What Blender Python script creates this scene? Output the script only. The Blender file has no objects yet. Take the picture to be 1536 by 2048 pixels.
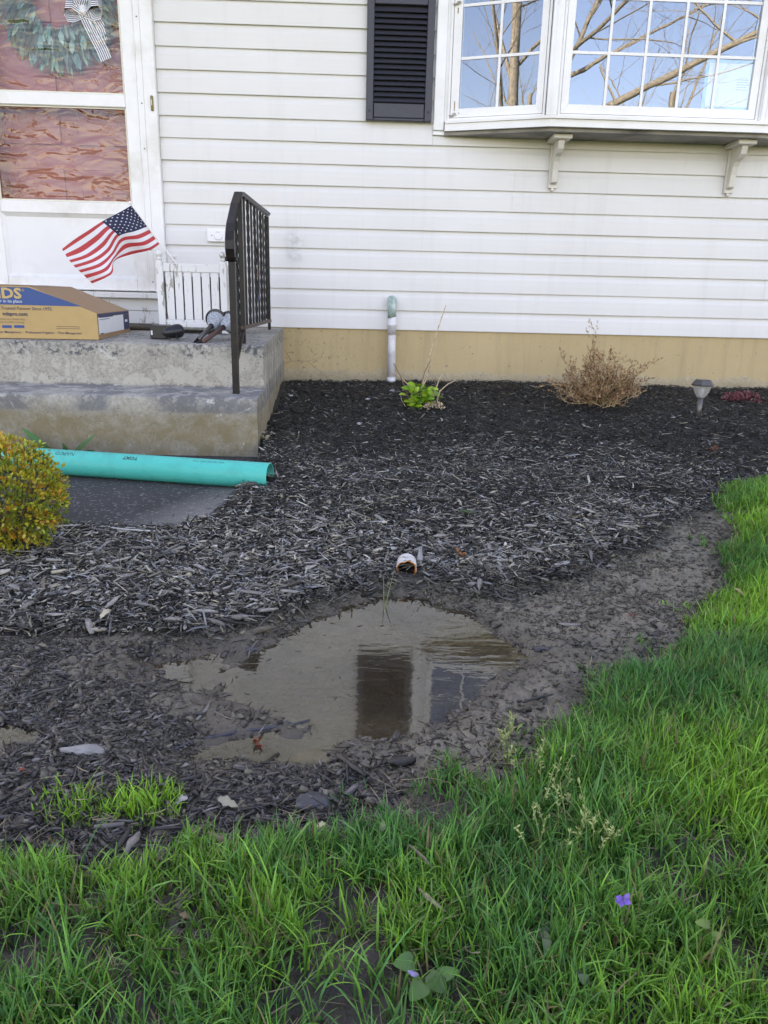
import bpy, bmesh, math, random
import numpy as np
from mathutils import Vector, Matrix

random.seed(7); rng = np.random.default_rng(11)
SC = bpy.context.scene
COL = SC.collection
R_ = math.radians

# ------------------------------------------------------------------ camera
CR = np.array([0.9994570, -0.0231018, 0.0234949])
CU = np.array([-0.0159648, 0.2842434, 0.9586192])
CF = np.array([0.0288241, 0.9584738, -0.2837202])
CAMZ, FPX = 0.8, 1480.0
cam_d = bpy.data.cameras.new('camera')
cam = bpy.data.objects.new('camera', cam_d); COL.objects.link(cam)
cam.matrix_world = Matrix(((CR[0], CU[0], -CF[0], 0), (CR[1], CU[1], -CF[1], 0), (CR[2], CU[2], -CF[2], CAMZ), (0, 0, 0, 1)))
cam_d.sensor_fit = 'VERTICAL'; cam_d.sensor_height = 24; cam_d.lens = 24 * FPX / 2048
cam_d.clip_start = 0.02; cam_d.clip_end = 800
SC.camera = cam

# ------------------------------------------------------------------ light
SUN_EL, SUN_AZ = R_(27), R_(-14)          # azimuth from +Y towards +X: the sun stands behind the house
w = bpy.data.worlds.new('World'); SC.world = w; w.use_nodes = True
nt = w.node_tree; nt.nodes.clear()
sky = nt.nodes.new('ShaderNodeTexSky'); sky.sky_type = 'NISHITA'; sky.sun_disc = False
sky.sun_elevation = SUN_EL; sky.sun_rotation = SUN_AZ
sky.air_density = 1.0; sky.dust_density = 1.0; sky.ozone_density = 1.0
bg = nt.nodes.new('ShaderNodeBackground'); bg.inputs['Strength'].default_value = 0.12
wo = nt.nodes.new('ShaderNodeOutputWorld')
nt.links.new(sky.outputs[0], bg.inputs[0]); nt.links.new(bg.outputs[0], wo.inputs[0])
sd = bpy.data.lights.new('sun', 'SUN'); sd.energy = 3.6; sd.angle = R_(0.5); sd.color = (1, 0.93, 0.83)
sun = bpy.data.objects.new('sun', sd); COL.objects.link(sun)
sdir = Vector((math.sin(SUN_AZ) * math.cos(SUN_EL), math.cos(SUN_AZ) * math.cos(SUN_EL), math.sin(SUN_EL)))
sun.rotation_euler = sdir.to_track_quat('Z', 'Y').to_euler(); sun.location = (0, 12, 14)
vs = SC.view_settings
SC.display_settings.display_device = 'sRGB'
vs.view_transform = 'Standard'; vs.look = 'None'; vs.gamma = 1; vs.use_curve_mapping = False
vs.exposure = 2.66
vs.use_white_balance = True; vs.white_balance_temperature = 8700; vs.white_balance_tint = 29
SC.cycles.max_bounces = 10; SC.cycles.transparent_max_bounces = 12
SC.cycles.caustics_reflective = False; SC.cycles.caustics_refractive = False

# ------------------------------------------------------------------ pixel helpers (points at real depth)
def ray(px, py):
    d = CR * (px - 768) / FPX - CU * (py - 1024) / FPX + CF
    return d / d[1]
def W(px, py, Y):
    d = ray(px, py) * Y
    return Vector((d[0], d[1], d[2] + CAMZ))
def Zp(px, py, z):
    d = ray(px, py); d = d * ((z - CAMZ) / d[2])
    return Vector((d[0], d[1], z))

# ------------------------------------------------------------------ noise
_tab = rng.random((256, 256))
def vnoise(x, y, s=1.0, o=0):
    x = np.asarray(x) * s + 13.7 * o; y = np.asarray(y) * s + 5.3 * o
    xi = np.floor(x).astype(int); yi = np.floor(y).astype(int); fx = x - xi; fy = y - yi
    fx = fx * fx * (3 - 2 * fx); fy = fy * fy * (3 - 2 * fy)
    a = _tab[xi & 255, yi & 255]; b = _tab[(xi + 1) & 255, yi & 255]; c = _tab[xi & 255, (yi + 1) & 255]; d = _tab[(xi + 1) & 255, (yi + 1) & 255]
    return (a * (1 - fx) + b * fx) * (1 - fy) + (c * (1 - fx) + d * fx) * fy - .5
def fbm(x, y, s, n=4, o=0):
    r = 0; a = 1
    for i in range(n):
        r = r + a * vnoise(x, y, s, o + i); s *= 2.07; a *= .5
    return r
def sstep(a, b, x):
    t = np.clip((np.asarray(x, float) - a) / (b - a), 0, 1); return t * t * (3 - 2 * t)

# ------------------------------------------------------------------ ground shape
def zbase(y):
    return np.interp(y, [-5, .4, .75, 1.0, 1.85, 2.1, 4.65, 5], [.05, .06, .072, .078, .080, .108, .262, .262])
def gp0(px, py):
    d = ray(px, py); t = np.linspace(.3, 4.7, 900)
    z = CAMZ + d[2] * t; g = zbase(t)
    i = int(np.argmax(z < g)) if (z < g).any() else -1
    return (d[0] * t[i], t[i])
def P(pts): return np.array([gp0(*p) for p in pts])
def sdf(x, y, poly):
    """signed distance, negative inside"""
    x = np.asarray(x, float); y = np.asarray(y, float)
    d = np.full(x.shape, 1e9); ins = np.zeros(x.shape, bool); n = len(poly)
    for i in range(n):
        ax, ay = poly[i]; bx, by = poly[(i + 1) % n]
        ex, ey = bx - ax, by - ay; L = ex * ex + ey * ey + 1e-12
        t = np.clip(((x - ax) * ex + (y - ay) * ey) / L, 0, 1)
        d = np.minimum(d, (x - ax - t * ex) ** 2 + (y - ay - t * ey) ** 2)
        c = ((ay > y) != (by > y)) & (x < (bx - ax) * (y - ay) / (by - ay + 1e-12) + ax)
        ins ^= c
    return np.where(ins, -1, 1) * np.sqrt(d)
WATER = .066
PUD1 = P([(440, 1378), (485, 1308), (560, 1262), (640, 1225), (700, 1200), (770, 1182), (840, 1184), (900, 1205), (960, 1232), (1010, 1262), (1050, 1300), (1000, 1335), (960, 1385), (935, 1408), (885, 1432), (840, 1446), (770, 1462), (700, 1462), (640, 1450), (540, 1432)])
PUD2 = P([(340, 1508), (430, 1478), (540, 1462), (620, 1456), (665, 1470), (650, 1505), (560, 1512), (440, 1516)])
PUD3 = P([(-120, 1468), (-10, 1440), (60, 1444), (100, 1458), (70, 1488), (-20, 1500), (-120, 1505)])
PUD4 = P([(270, 1345), (290, 1315), (370, 1300), (450, 1290), (490, 1320), (480, 1360), (420, 1380), (330, 1375)])
FLATS = [P([(60, 1330), (150, 1310), (290, 1300), (380, 1280), (500, 1275), (490, 1400), (440, 1470), (340, 1440), (300, 1390), (150, 1370)]), P([(960, 1225), (1080, 1195), (1180, 1215), (1290, 1180), (1400, 1100), (1440, 1130), (1420, 1200), (1320, 1260), (1200, 1310), (1110, 1400), (1040, 1460), (900, 1540), (800, 1530), (690, 1530), (660, 1470), (800, 1480), (960, 1420), (1060, 1320)])]
LAWN = [P([(-300, 1700), (0, 1690), (60, 1705), (130, 1680), (200, 1710), (300, 1725), (370, 1715), (400, 1680), (480, 1668), (560, 1640), (640, 1645), (730, 1625), (800, 1600), (835, 1560), (905, 1545), (960, 1555), (1000, 1510), (1060, 1490), (1110, 1440), (1150, 1375), (1200, 1345), (1290, 1330), (1350, 1275), (1400, 1240), (1450, 1180), (1425, 1130), (1460, 1075), (1440, 1020), (1445, 985), (1536, 968), (1800, 940)]).tolist()
        + [[4.2, .2], [2.0, -.6], [-1.6, -.6]],
        P([(80, 1600), (150, 1590), (230, 1600), (300, 1590), (325, 1620), (310, 1650), (240, 1655), (180, 1640), (110, 1640)]).tolist()]
LAWN = [np.array(l) for l in LAWN]
BARE = P([(330, 1790), (400, 1830), (450, 1890), (420, 1960), (340, 1990), (310, 1930), (320, 1860)])
MULCH_LOW = P([(-300, 1310), (0, 1290), (120, 1275), (250, 1285), (400, 1280), (500, 1262), (560, 1236), (640, 1204), (720, 1176), (800, 1166), (880, 1176), (960, 1192), (1050, 1175), (1130, 1150), (1220, 1120), (1290, 1098), (1350, 1062), (1420, 1030), (1450, 990), (1536, 966), (1800, 930)])
WALK = np.array([[-3.2, 2.2], [-1.05, 2.16], [-.88, 2.135], [-.68, 2.115], [-.55, 2.15], [-.475, 2.23], [-.455, 2.4], [-.44, 2.75], [-.44, 3.07], [-3.2, 3.07]])
def mulch_edge(x): return np.interp(x, MULCH_LOW[:, 0], MULCH_LOW[:, 1])
def lawn_d(x, y):
    d = np.minimum(sdf(x, y, LAWN[0]), sdf(x, y, LAWN[1]))
    return np.maximum(d, -sdf(x, y, BARE) - .035)
def zg(x, y):
    x = np.asarray(x, float); y = np.asarray(y, float)
    z = zbase(y) + .012 * np.clip(x - .6, 0, 3) * sstep(1.0, 2.4, y) * sstep(4.6, 3.4, y)
    near = sstep(5.2, 4.4, y) * sstep(-1, .3, y)
    me = y - mulch_edge(x)
    bed = sstep(-.06, .08, me)
    z = z + bed * (.016 + .03 * fbm(x, y, 3.1, 3, 2) + .012 * fbm(x, y, 14, 2, 5)) * near
    mud = 1 - bed
    z = z + mud * (.012 * fbm(x, y, 5, 3, 8) + .014 * fbm(x, y, 17, 3, 21) + .013 * np.abs(fbm(x, y, 40, 3, 31)) + .006 * np.abs(fbm(x, y, 90, 2, 35))) * near
    for poly, dep in ((PUD1, .03), (PUD2, .022), (PUD3, .022), (PUD4, .006)):
        s = sdf(x, y, poly) - .024 + .034 * fbm(x, y, 9, 3, 3) + .020 * fbm(x, y, 34, 3, 9)
        k = sstep(.05, -.06, s)
        tgt = WATER - dep * sstep(.01, -.10, s) + .008 * sstep(-.0, .05, s) + .0075 * fbm(x, y, 24, 3, 4) + .004 * fbm(x, y, 62, 2, 6)
        z = z * (1 - k) + tgt * k
    pdm = np.minimum(np.minimum(sdf(x, y, PUD1), sdf(x, y, PUD2)), np.minimum(sdf(x, y, PUD3), sdf(x, y, PUD4)))
    z = np.where((pdm > .045) & (y < 2.3) & (y > .8), np.maximum(z, WATER + .0025 + .15 * np.maximum(z - WATER, -.02)), z)
    lw = lawn_d(x, y)
    z = z + sstep(.02, -.12, lw) * (.018 + .012 * fbm(x, y, 6, 2, 17)) * near
    wk = sdf(x, y, WALK)
    z = np.where(wk < .03, np.minimum(z, .112 - .12 * sstep(.0, -.05, wk)), z)
    return z
def zg1(x, y): return float(zg(np.array([x]), np.array([y]))[0])
def gp(px, py):
    d = ray(px, py); t = np.linspace(.4, 4.64, 1500)
    z = CAMZ + d[2] * t; g = zg(d[0] * t, t)
    i = int(np.argmax(z < g)) if (z < g).any() else -1
    return Vector((d[0] * t[i], t[i], float(g[i])))

# ------------------------------------------------------------------ mesh builder
class MB:
    def __init__(s): s.v = []; s.f = []; s.m = []
    def add(s, vs, fs, mi=0):
        o = len(s.v); s.v += [tuple(v) for v in vs]; s.f += [tuple(i + o for i in f) for f in fs]; s.m += [mi] * len(fs); return s
    def box(s, lo, hi, ch=0.002, mi=0, M=None):
        c = [(a + b) / 2 for a, b in zip(lo, hi)]; h = [abs(b - a) / 2 for a, b in zip(lo, hi)]
        d = min(ch, min(h) * .6)
        vs = []; idx = {}
        for sx in (-1, 1):
            for sy in (-1, 1):
                for sz in (-1, 1):
                    for k in range(3):
                        q = [sx * (h[0] - d), sy * (h[1] - d), sz * (h[2] - d)]
                        q[k] = (sx, sy, sz)[k] * h[k]
                        idx[(sx, sy, sz, k)] = len(vs); vs.append(Vector((c[0] + q[0], c[1] + q[1], c[2] + q[2])))
        fs = []
        for k in range(3):
            a, b = [(1, 2), (2, 0), (0, 1)][k]
            for sg in (-1, 1):
                L = []
                for (p, q) in ((-1, -1), (1, -1), (1, 1), (-1, 1)):
                    t = [0, 0, 0]; t[k] = sg; t[a] = p; t[b] = q; L.append(idx[(*t, k)])
                fs.append(L if sg > 0 else L[::-1])
        for k in range(3):
            a, b = [(1, 2), (2, 0), (0, 1)][k]
            for p in (-1, 1):
                for q in (-1, 1):
                    t0 = [0, 0, 0]; t0[k] = -1; t0[a] = p; t0[b] = q; t1 = list(t0); t1[k] = 1
                    L = [idx[(*t0, a)], idx[(*t1, a)], idx[(*t1, b)], idx[(*t0, b)]]
                    fs.append(L[::-1] if p * q > 0 else L)
        for sx in (-1, 1):
            for sy in (-1, 1):
                for sz in (-1, 1):
                    L = [idx[(sx, sy, sz, k)] for k in range(3)]
                    fs.append(L if sx * sy * sz > 0 else L[::-1])
        if M is not None: vs = [M @ v for v in vs]
        return s.add(vs, fs, mi)
    def quad(s, a, b, c, d, mi=0): return s.add([a, b, c, d], [(0, 1, 2, 3)], mi)
    def prism(s, prof, axis, a, b, mi=0, M=None):
        """closed profile (list of 2D) extruded along axis 'x','y','z' from a to b"""
        n = len(prof); vs = []
        for t in (a, b):
            for (p, q) in prof:
                vs.append(Vector((t, p, q)) if axis == 'x' else Vector((p, t, q)) if axis == 'y' else Vector((p, q, t)))
        if M is not None: vs = [M @ v for v in vs]
        fs = [(i, (i + 1) % n, n + (i + 1) % n, n + i) for i in range(n)] + [tuple(range(n))[::-1], tuple(range(n, 2 * n))]
        return s.add(vs, fs, mi)
    def tube(s, pts, rad, n=8, mi=0, cap=True, twist=0.0, squash=1.0):
        pts = [Vector(p) for p in pts]; m = len(pts)
        rs = rad if hasattr(rad, '__len__') else [rad] * m
        up = None; vs = []; fs = []
        for i, p in enumerate(pts):
            t = (pts[min(i + 1, m - 1)] - pts[max(i - 1, 0)]).normalized()
            if up is None:
                up = Vector((0, 0, 1)) if abs(t.z) < .9 else Vector((0, 1, 0))
            sx = t.cross(up).normalized(); up = sx.cross(t).normalized()
            for k in range(n):
                a = 2 * math.pi * (k + .5) / n + twist * i
                vs.append(p + (sx * math.cos(a) + up * math.sin(a) * squash) * rs[i])
        for i in range(m - 1):
            for k in range(n):
                fs.append((i * n + k, i * n + (k + 1) % n, (i + 1) * n + (k + 1) % n, (i + 1) * n + k))
        if cap: fs += [tuple(range(n))[::-1], tuple(range((m - 1) * n, m * n))]
        return s.add(vs, fs, mi)
    def lathe(s, prof, M, n=24, mi=0, rib=0.0, caps=True):
        vs = []; fs = []; m = len(prof)
        for (r, z) in prof:
            for k in range(n):
                a = 2 * math.pi * k / n; rr = r * (1 + (rib if k % 2 else -rib))
                vs.append(M @ Vector((rr * math.cos(a), rr * math.sin(a), z)))
        for i in range(m - 1):
            for k in range(n): fs.append((i * n + k, i * n + (k + 1) % n, (i + 1) * n + (k + 1) % n, (i + 1) * n + k))
        if caps: fs += [tuple(range(n))[::-1], tuple(range((m - 1) * n, m * n))]
        return s.add(vs, fs, mi)
    def build(s, name, mats, parent=None, smooth=False, origin=None):
        me = bpy.data.meshes.new(name); me.from_pydata(s.v, [], s.f)
        for m in (mats if isinstance(mats, (list, tuple)) else [mats]): me.materials.append(m)
        me.polygons.foreach_set('material_index', s.m)
        if smooth: me.polygons.foreach_set('use_smooth', [True] * len(s.f))
        me.update()
        return link(name, me, parent)
def link(name, me, parent=None):
    o = bpy.data.objects.new(name, me); COL.objects.link(o)
    if parent is not None:
        o.parent = parent
        o.matrix_parent_inverse = WM[parent].inverted() if parent in WM else Matrix.Identity(4)
    return o
WM = {}
def thing(name, label, cat, loc=(0, 0, 0), group=None):
    o = bpy.data.objects.new(name, None); COL.objects.link(o); o.location = loc; o.empty_display_size = .05
    WM[o] = Matrix.Translation(loc)
    return tag(o, label, cat, group)
def tag(o, label=None, cat=None, group=None, kind=None):
    if label: o['label'] = label
    if cat: o['category'] = cat
    if group: o['group'] = group
    if kind: o['kind'] = kind
    return o
def np_mesh(name, V, F, mats, parent=None, col=None, uv=None, mi=None, smooth=False):
    """F: array (n,k) with k 3 or 4; col: per-vertex rgb"""
    V = np.asarray(V, np.float32); F = np.asarray(F, np.int32); k = F.shape[1]
    me = bpy.data.meshes.new(name)
    me.vertices.add(len(V)); me.vertices.foreach_set('co', V.ravel())
    me.loops.add(F.size); me.loops.foreach_set('vertex_index', F.ravel())
    me.polygons.add(len(F)); me.polygons.foreach_set('loop_start', np.arange(0, F.size, k, dtype=np.int32))
    me.polygons.foreach_set('loop_total', np.full(len(F), k, np.int32))
    for m in (mats if isinstance(mats, (list, tuple)) else [mats]): me.materials.append(m)
    if mi is not None: me.polygons.foreach_set('material_index', np.asarray(mi, np.int32))
    if smooth: me.polygons.foreach_set('use_smooth', np.ones(len(F), bool))
    me.update(calc_edges=True)
    if col is not None:
        a = me.color_attributes.new('col', 'FLOAT_COLOR', 'POINT')
        c = np.ones((len(V), 4), np.float32); c[:, :3] = col; a.data.foreach_set('color', c.ravel())
    if uv is not None:
        l = me.uv_layers.new(name='uv'); l.data.foreach_set('uv', np.asarray(uv, np.float32)[F.ravel()].ravel())
    return link(name, me, parent)

# ------------------------------------------------------------------ materials
class Mat:
    def __init__(s, name):
        s.m = bpy.data.materials.new(name); s.m.use_nodes = True; s.t = s.m.node_tree; s.n = s.t.nodes; s.l = s.t.links
        s.b = s.n['Principled BSDF']; s.out = s.n['Material Output']
        s.tc = s.n.new('ShaderNodeTexCoord')
    def geo(s): return s.n.new('ShaderNodeNewGeometry').outputs['Position']
    def mapping(s, src, scale, loc=(0, 0, 0), rot=(0, 0, 0)):
        m = s.n.new('ShaderNodeMapping'); m.inputs['Scale'].default_value = scale; m.inputs['Location'].default_value = loc; m.inputs['Rotation'].default_value = rot
        s.l.new(src, m.inputs['Vector']); return m.outputs[0]
    def noise(s, vec, scale, detail=4, rough=.55, dist=0):
        n = s.n.new('ShaderNodeTexNoise'); n.inputs['Scale'].default_value = scale; n.inputs['Detail'].default_value = detail
        n.inputs['Roughness'].default_value = rough; n.inputs['Distortion'].default_value = dist
        s.l.new(vec, n.inputs['Vector']); return n.outputs['Fac']
    def voro(s, vec, scale, feat='F1'):
        n = s.n.new('ShaderNodeTexVoronoi'); n.feature = feat; n.inputs['Scale'].default_value = scale; s.l.new(vec, n.inputs['Vector']); return n.outputs['Distance']
    def ramp(s, fac, stops, interp='LINEAR'):
        r = s.n.new('ShaderNodeValToRGB'); r.color_ramp.interpolation = interp; e = r.color_ramp.elements
        while len(e) < len(stops): e.new(.5)
        for el, (p, c) in zip(e, stops):
            el.position = p; el.color = (*c, 1) if hasattr(c, '__len__') else (c, c, c, 1)
        s.l.new(fac, r.inputs[0]); return r.outputs[0]
    def mix(s, fac, a, b, mode='MIX'):
        m = s.n.new('ShaderNodeMix'); m.data_type = 'RGBA'; m.blend_type = mode
        for sock, v in ((m.inputs[0], fac), (m.inputs[6], a), (m.inputs[7], b)): s.set(sock, v)
        return m.outputs[2]
    def math(s, op, a, b=0.0, c=0.0):
        m = s.n.new('ShaderNodeMath'); m.operation = op
        for sock, v in zip(m.inputs, (a, b, c)): s.set(sock, v)
        return m.outputs[0]
    def schlick(s, f0, normal=None):
        g = s.n.new('ShaderNodeNewGeometry'); d = s.n.new('ShaderNodeVectorMath'); d.operation = 'DOT_PRODUCT'
        s.l.new(g.outputs['Incoming'], d.inputs[0]); s.l.new(normal if normal is not None else g.outputs['Normal'], d.inputs[1])
        c = s.math('MINIMUM', s.math('ABSOLUTE', d.outputs['Value']), 1.0)
        return s.math('ADD', s.math('MULTIPLY', s.math('POWER', s.math('SUBTRACT', 1.0, c), 5.0), 1 - f0), f0)
    def set(s, sock, v):
        if isinstance(v, bpy.types.NodeSocket): s.l.new(v, sock)
        elif hasattr(v, '__len__'): sock.default_value = (*v, 1) if len(v) == 3 and len(sock.default_value) == 4 else v
        else: sock.default_value = v if not hasattr(sock.default_value, '__len__') else (v, v, v, 1)
    def sep(s, vec):
        n = s.n.new('ShaderNodeSeparateXYZ'); s.l.new(vec, n.inputs[0]); return n.outputs
    def attr(s, name='col'):
        n = s.n.new('ShaderNodeAttribute'); n.attribute_name = name; return n
    def bump(s, h, strength=.3, dist=.002):
        b = s.n.new('ShaderNodeBump'); b.inputs['Strength'].default_value = strength; b.inputs['Distance'].default_value = dist
        s.l.new(h, b.inputs['Height']); s.l.new(b.outputs[0], s.b.inputs['Normal']); return b.outputs[0]
    def base(s, c): s.set(s.b.inputs['Base Color'], c); return s
    def p(s, **k):
        for a, v in k.items(): s.set(s.b.inputs[a.replace('_', ' ')], v)
        return s
def simple(name, col, rough=.5, var=.12, scale=30, bump=.15, bd=.001, spec=.5, metal=0, dirt=None, dscale=4):
    M = Mat(name); g = M.tc.outputs['Object']
    n = M.noise(g, scale, 5)
    c = M.ramp(n, [(.25, tuple(x * (1 - var) for x in col)), (.75, tuple(min(1, x * (1 + var)) for x in col))])
    if dirt is not None:
        d = M.ramp(M.noise(g, dscale, 6, .65), [(.5, 0.0), (.72, 1.0)])
        c = M.mix(d, c, dirt)
    M.base(c).p(Roughness=rough, Metallic=metal); M.b.inputs['Specular IOR Level'].default_value = spec
    if bump: M.bump(n, bump, bd)
    return M.m

def mk_siding():
    M = Mat('vinyl_siding'); g = M.geo()
    grain = M.noise(M.mapping(g, (9, 1, 240)), 1, 4, .6)
    broad = M.noise(g, 1.3, 4, .6)
    c = M.ramp(broad, [(.3, (.70, .69, .672)), (.7, (.75, .742, .725))])
    X, Y, Z = M.sep(g)
    # grey grime smudges rubbed on the courses by the railing, and splash marks near the bottom
    dv = M.mapping(g, (9, 1, 6.0), (.425 * 9, 0, -1.045 * 6.0))
    dd = M.n.new('ShaderNodeVectorMath'); dd.operation = 'LENGTH'
    cx = M.n.new('ShaderNodeCombineXYZ'); a, b_, cc = M.sep(dv); M.l.new(a, cx.inputs[0]); M.l.new(cc, cx.inputs[2]); M.l.new(cx.outputs[0], dd.inputs[0])
    sm = M.math('MULTIPLY', M.ramp(dd.outputs['Value'], [(.1, 1.0), (.75, 0.0)]), M.ramp(M.noise(g, 22, 4, .7), [(.4, 0.0), (.75, .7)]))
    c = M.mix(sm, c, (.2, .2, .2))
    sp = M.math('MULTIPLY', M.ramp(M.noise(g, 60, 2, .5), [(.74, 0.0), (.80, .55)]), M.ramp(Z, [(.55, 1.0), (.95, 0.0)]))
    c = M.mix(sp, c, (.32, .27, .21))
    st = M.ramp(M.noise(M.mapping(g, (14, 1, 1.1)), 1, 5, .7), [(.52, 0.0), (.85, .20)])
    c = M.mix(st, c, (.42, .40, .35))
    M.base(c).p(Roughness=.42); M.b.inputs['Specular IOR Level'].default_value = .35
    M.bump(grain, .12, .0012); return M.m
SIDING = mk_siding()
WHITE = simple('white_painted_trim', (.80, .80, .79), .35, .04, 14, .08, .001, dirt=(.62, .60, .54), dscale=3)
VINYLW = simple('white_vinyl_frame', (.83, .83, .83), .28, .03, 10, .05, .001, dirt=(.70, .69, .65), dscale=2.2)
def mk_peel(name, paint, under, lo, hi, scale):
    M = Mat(name); g = M.tc.outputs['Object']
    v = M.noise(M.mapping(g, (scale, scale, scale * .35)), 1, 8, .72, .6)
    f = M.ramp(v, [(lo, 0.0), (hi, 1.0)])
    cr = M.ramp(M.noise(M.mapping(g, (scale * 5, scale * 5, scale * .9)), 1, 3, .6), [(.62, 0.0), (.68, .6)])
    M.base(M.mix(cr, M.mix(f, paint, under), (.25, .22, .19))).p(Roughness=.6)
    M.bump(M.math('SUBTRACT', 1.0, f), .5, .0012); return M.m
PEEL = mk_peel('peeling_white_paint', (.74, .74, .73), (.36, .33, .29), .60, .63, 16)
PEEL2 = mk_peel('peeling_white_sill', (.72, .72, .70), (.33, .29, .24), .58, .60, 9)
SHUT = simple('charcoal_shutter_vinyl', (.040, .042, .058), .42, .10, 60, .15, .0006, spec=.4)
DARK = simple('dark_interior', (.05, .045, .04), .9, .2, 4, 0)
ROOF = simple('roof_shingle', (.06, .055, .05), .9, .3, 12, .3)
def mk_foundation():
    M = Mat('painted_block_foundation'); g = M.geo(); X, Y, Z = M.sep(g)
    n1 = M.noise(g, 7, 6, .65); n2 = M.noise(g, 90, 4, .6); n3 = M.noise(g, 2.2, 4, .6)
    paint = M.ramp(n3, [(.3, (.47, .355, .19)), (.7, (.54, .41, .225))])
    raw = M.ramp(n2, [(.3, (.36, .30, .20)), (.7, (.54, .46, .32))])
    hgt = M.math('ADD', Z, M.math('MULTIPLY', n1, .10))
    lo = M.math('MULTIPLY', M.ramp(hgt, [(.372, 1.0), (.398, 0.0)]), M.ramp(M.noise(g, 30, 4, .7), [(.3, .35), (.55, 1.0)]))
    dk = M.ramp(M.math('ADD', Z, M.math('MULTIPLY', n1, .08)), [(.29, .55), (.37, 0.0)])
    flake = M.math('MULTIPLY', M.ramp(M.noise(g, 38, 5, .7), [(.60, 0.0), (.63, 1.0)]), M.ramp(X, [(.2, 1.0), (.45, .25)]))
    xl = M.ramp(M.math('ADD', X, .5), [(.05, 1.0), (.55, 0.0)])
    c = M.mix(M.math('MULTIPLY', flake, xl), paint, (.20, .165, .12))
    c = M.mix(lo, c, raw)
    c = M.mix(dk, c, (.17, .14, .10))
    vst = M.math('MULTIPLY', M.ramp(M.noise(M.mapping(g, (16, 1, 1.4)), 1, 4, .65), [(.5, 0.0), (.8, .45)]), 1.0)
    c = M.mix(vst, c, (.31, .24, .14))
    pit = M.ramp(M.noise(g, 55, 3, .5), [(.71, 0.0), (.74, .9)])
    c = M.mix(pit, c, (.15, .12, .09))
    ck = M.math('MULTIPLY', M.ramp(M.voro(M.mapping(g, (3.1, 3.1, 6.5)), 1.0, 'DISTANCE_TO_EDGE'), [(.0, .85), (.010, 0.0)]), M.math('MULTIPLY', xl, M.ramp(Z, [(.40, 1.0), (.50, .0)])))
    c = M.mix(ck, c, (.10, .06, .03))
    M.base(c).p(Roughness=.85); M.bump(M.math('ADD', n2, M.math('MULTIPLY', n1, .6)), .5, .004); return M.m
FOUND = mk_foundation()
def mk_concrete():
    M = Mat('weathered_step_concrete'); g = M.geo(); X, Y, Z = M.sep(g)
    n1 = M.noise(g, 3.2, 6, .65); n2 = M.noise(g, 70, 5, .65); n3 = M.noise(g, 14, 6, .7, .4); n4 = M.noise(g, 190, 3, .6)
    c = M.ramp(n1, [(.3, (.29, .268, .218)), (.55, (.385, .36, .30)), (.75, (.47, .445, .38))])
    c = M.mix(.5, c, M.ramp(n2, [(.3, (.15, .14, .12)), (.7, (.52, .50, .45))]))
    # tan water stain on the lower riser
    t = M.math('MULTIPLY', M.ramp(M.math('ADD', Z, M.math('MULTIPLY', M.noise(g, 5, 5, .6), .16)), [(.15, .95), (.36, 1.0), (.43, 0.0)]), M.ramp(n3, [(.3, .35), (.6, 1.0)]))
    c = M.mix(t, c, (.215, .172, .098))
    # dark mildewed nosings and speckled remains of grey paint
    def band(z0, z1):
        return M.math('MULTIPLY', M.ramp(Z, [(z0 - .012, 0.0), (z0, 1.0)]), M.ramp(Z, [(z1, 1.0), (z1 + .006, 0.0)]))
    b1 = band(.515, .575); b2 = band(.315, .384)
    big = M.ramp(M.noise(g, 4.5, 3, .5), [(.36, 0.0), (.5, 1.0)])
    spk = M.ramp(M.noise(g, 62, 4, .65), [(.44, 1.0), (.52, 0.0)])
    c = M.mix(M.math('MULTIPLY', M.math('MULTIPLY', b1, big), M.math('MULTIPLY', spk, .95)), c, (.085, .09, .10))
    c = M.mix(M.math('MULTIPLY', b2, M.math('MULTIPLY', big, .75)), c, (.12, .125, .135))
    # pale flaking skim coat on the risers
    pf = M.math('MULTIPLY', M.ramp(n3, [(.52, 0.0), (.56, 1.0)]), M.ramp(Z, [(.30, 0.0), (.40, .75), (.52, .75), (.54, .1)]))
    c = M.mix(pf, c, (.46, .44, .385))
    eff = M.ramp(M.noise(g, 9, 5, .7, .5), [(.63, 0.0), (.68, .8)])
    c = M.mix(eff, c, (.52, .51, .48))
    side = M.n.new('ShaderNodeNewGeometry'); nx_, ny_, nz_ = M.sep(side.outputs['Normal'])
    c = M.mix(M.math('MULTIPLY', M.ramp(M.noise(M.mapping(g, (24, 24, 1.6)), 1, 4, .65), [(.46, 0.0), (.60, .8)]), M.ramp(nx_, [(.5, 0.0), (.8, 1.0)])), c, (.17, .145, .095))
    pits = M.ramp(M.noise(g, 120, 2, .5), [(.66, 0.0), (.71, .8)])
    c = M.mix(pits, c, (.10, .09, .075))
    crk = M.ramp(M.voro(M.mapping(g, (5, 5, 7)), .8, 'DISTANCE_TO_EDGE'), [(.0, .5), (.006, 0.0)])
    crk = M.math('MULTIPLY', crk, M.ramp(n1, [(.5, 0.0), (.6, 1.0)]))
    c = M.mix(crk, c, (.08, .07, .06))
    M.base(c).p(Roughness=.88)
    M.bump(M.math('ADD', M.math('ADD', n2, M.math('MULTIPLY', n3, 1.1)), M.math('MULTIPLY', n4, .4)), .55, .004); return M.m
CONC = mk_concrete()
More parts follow.
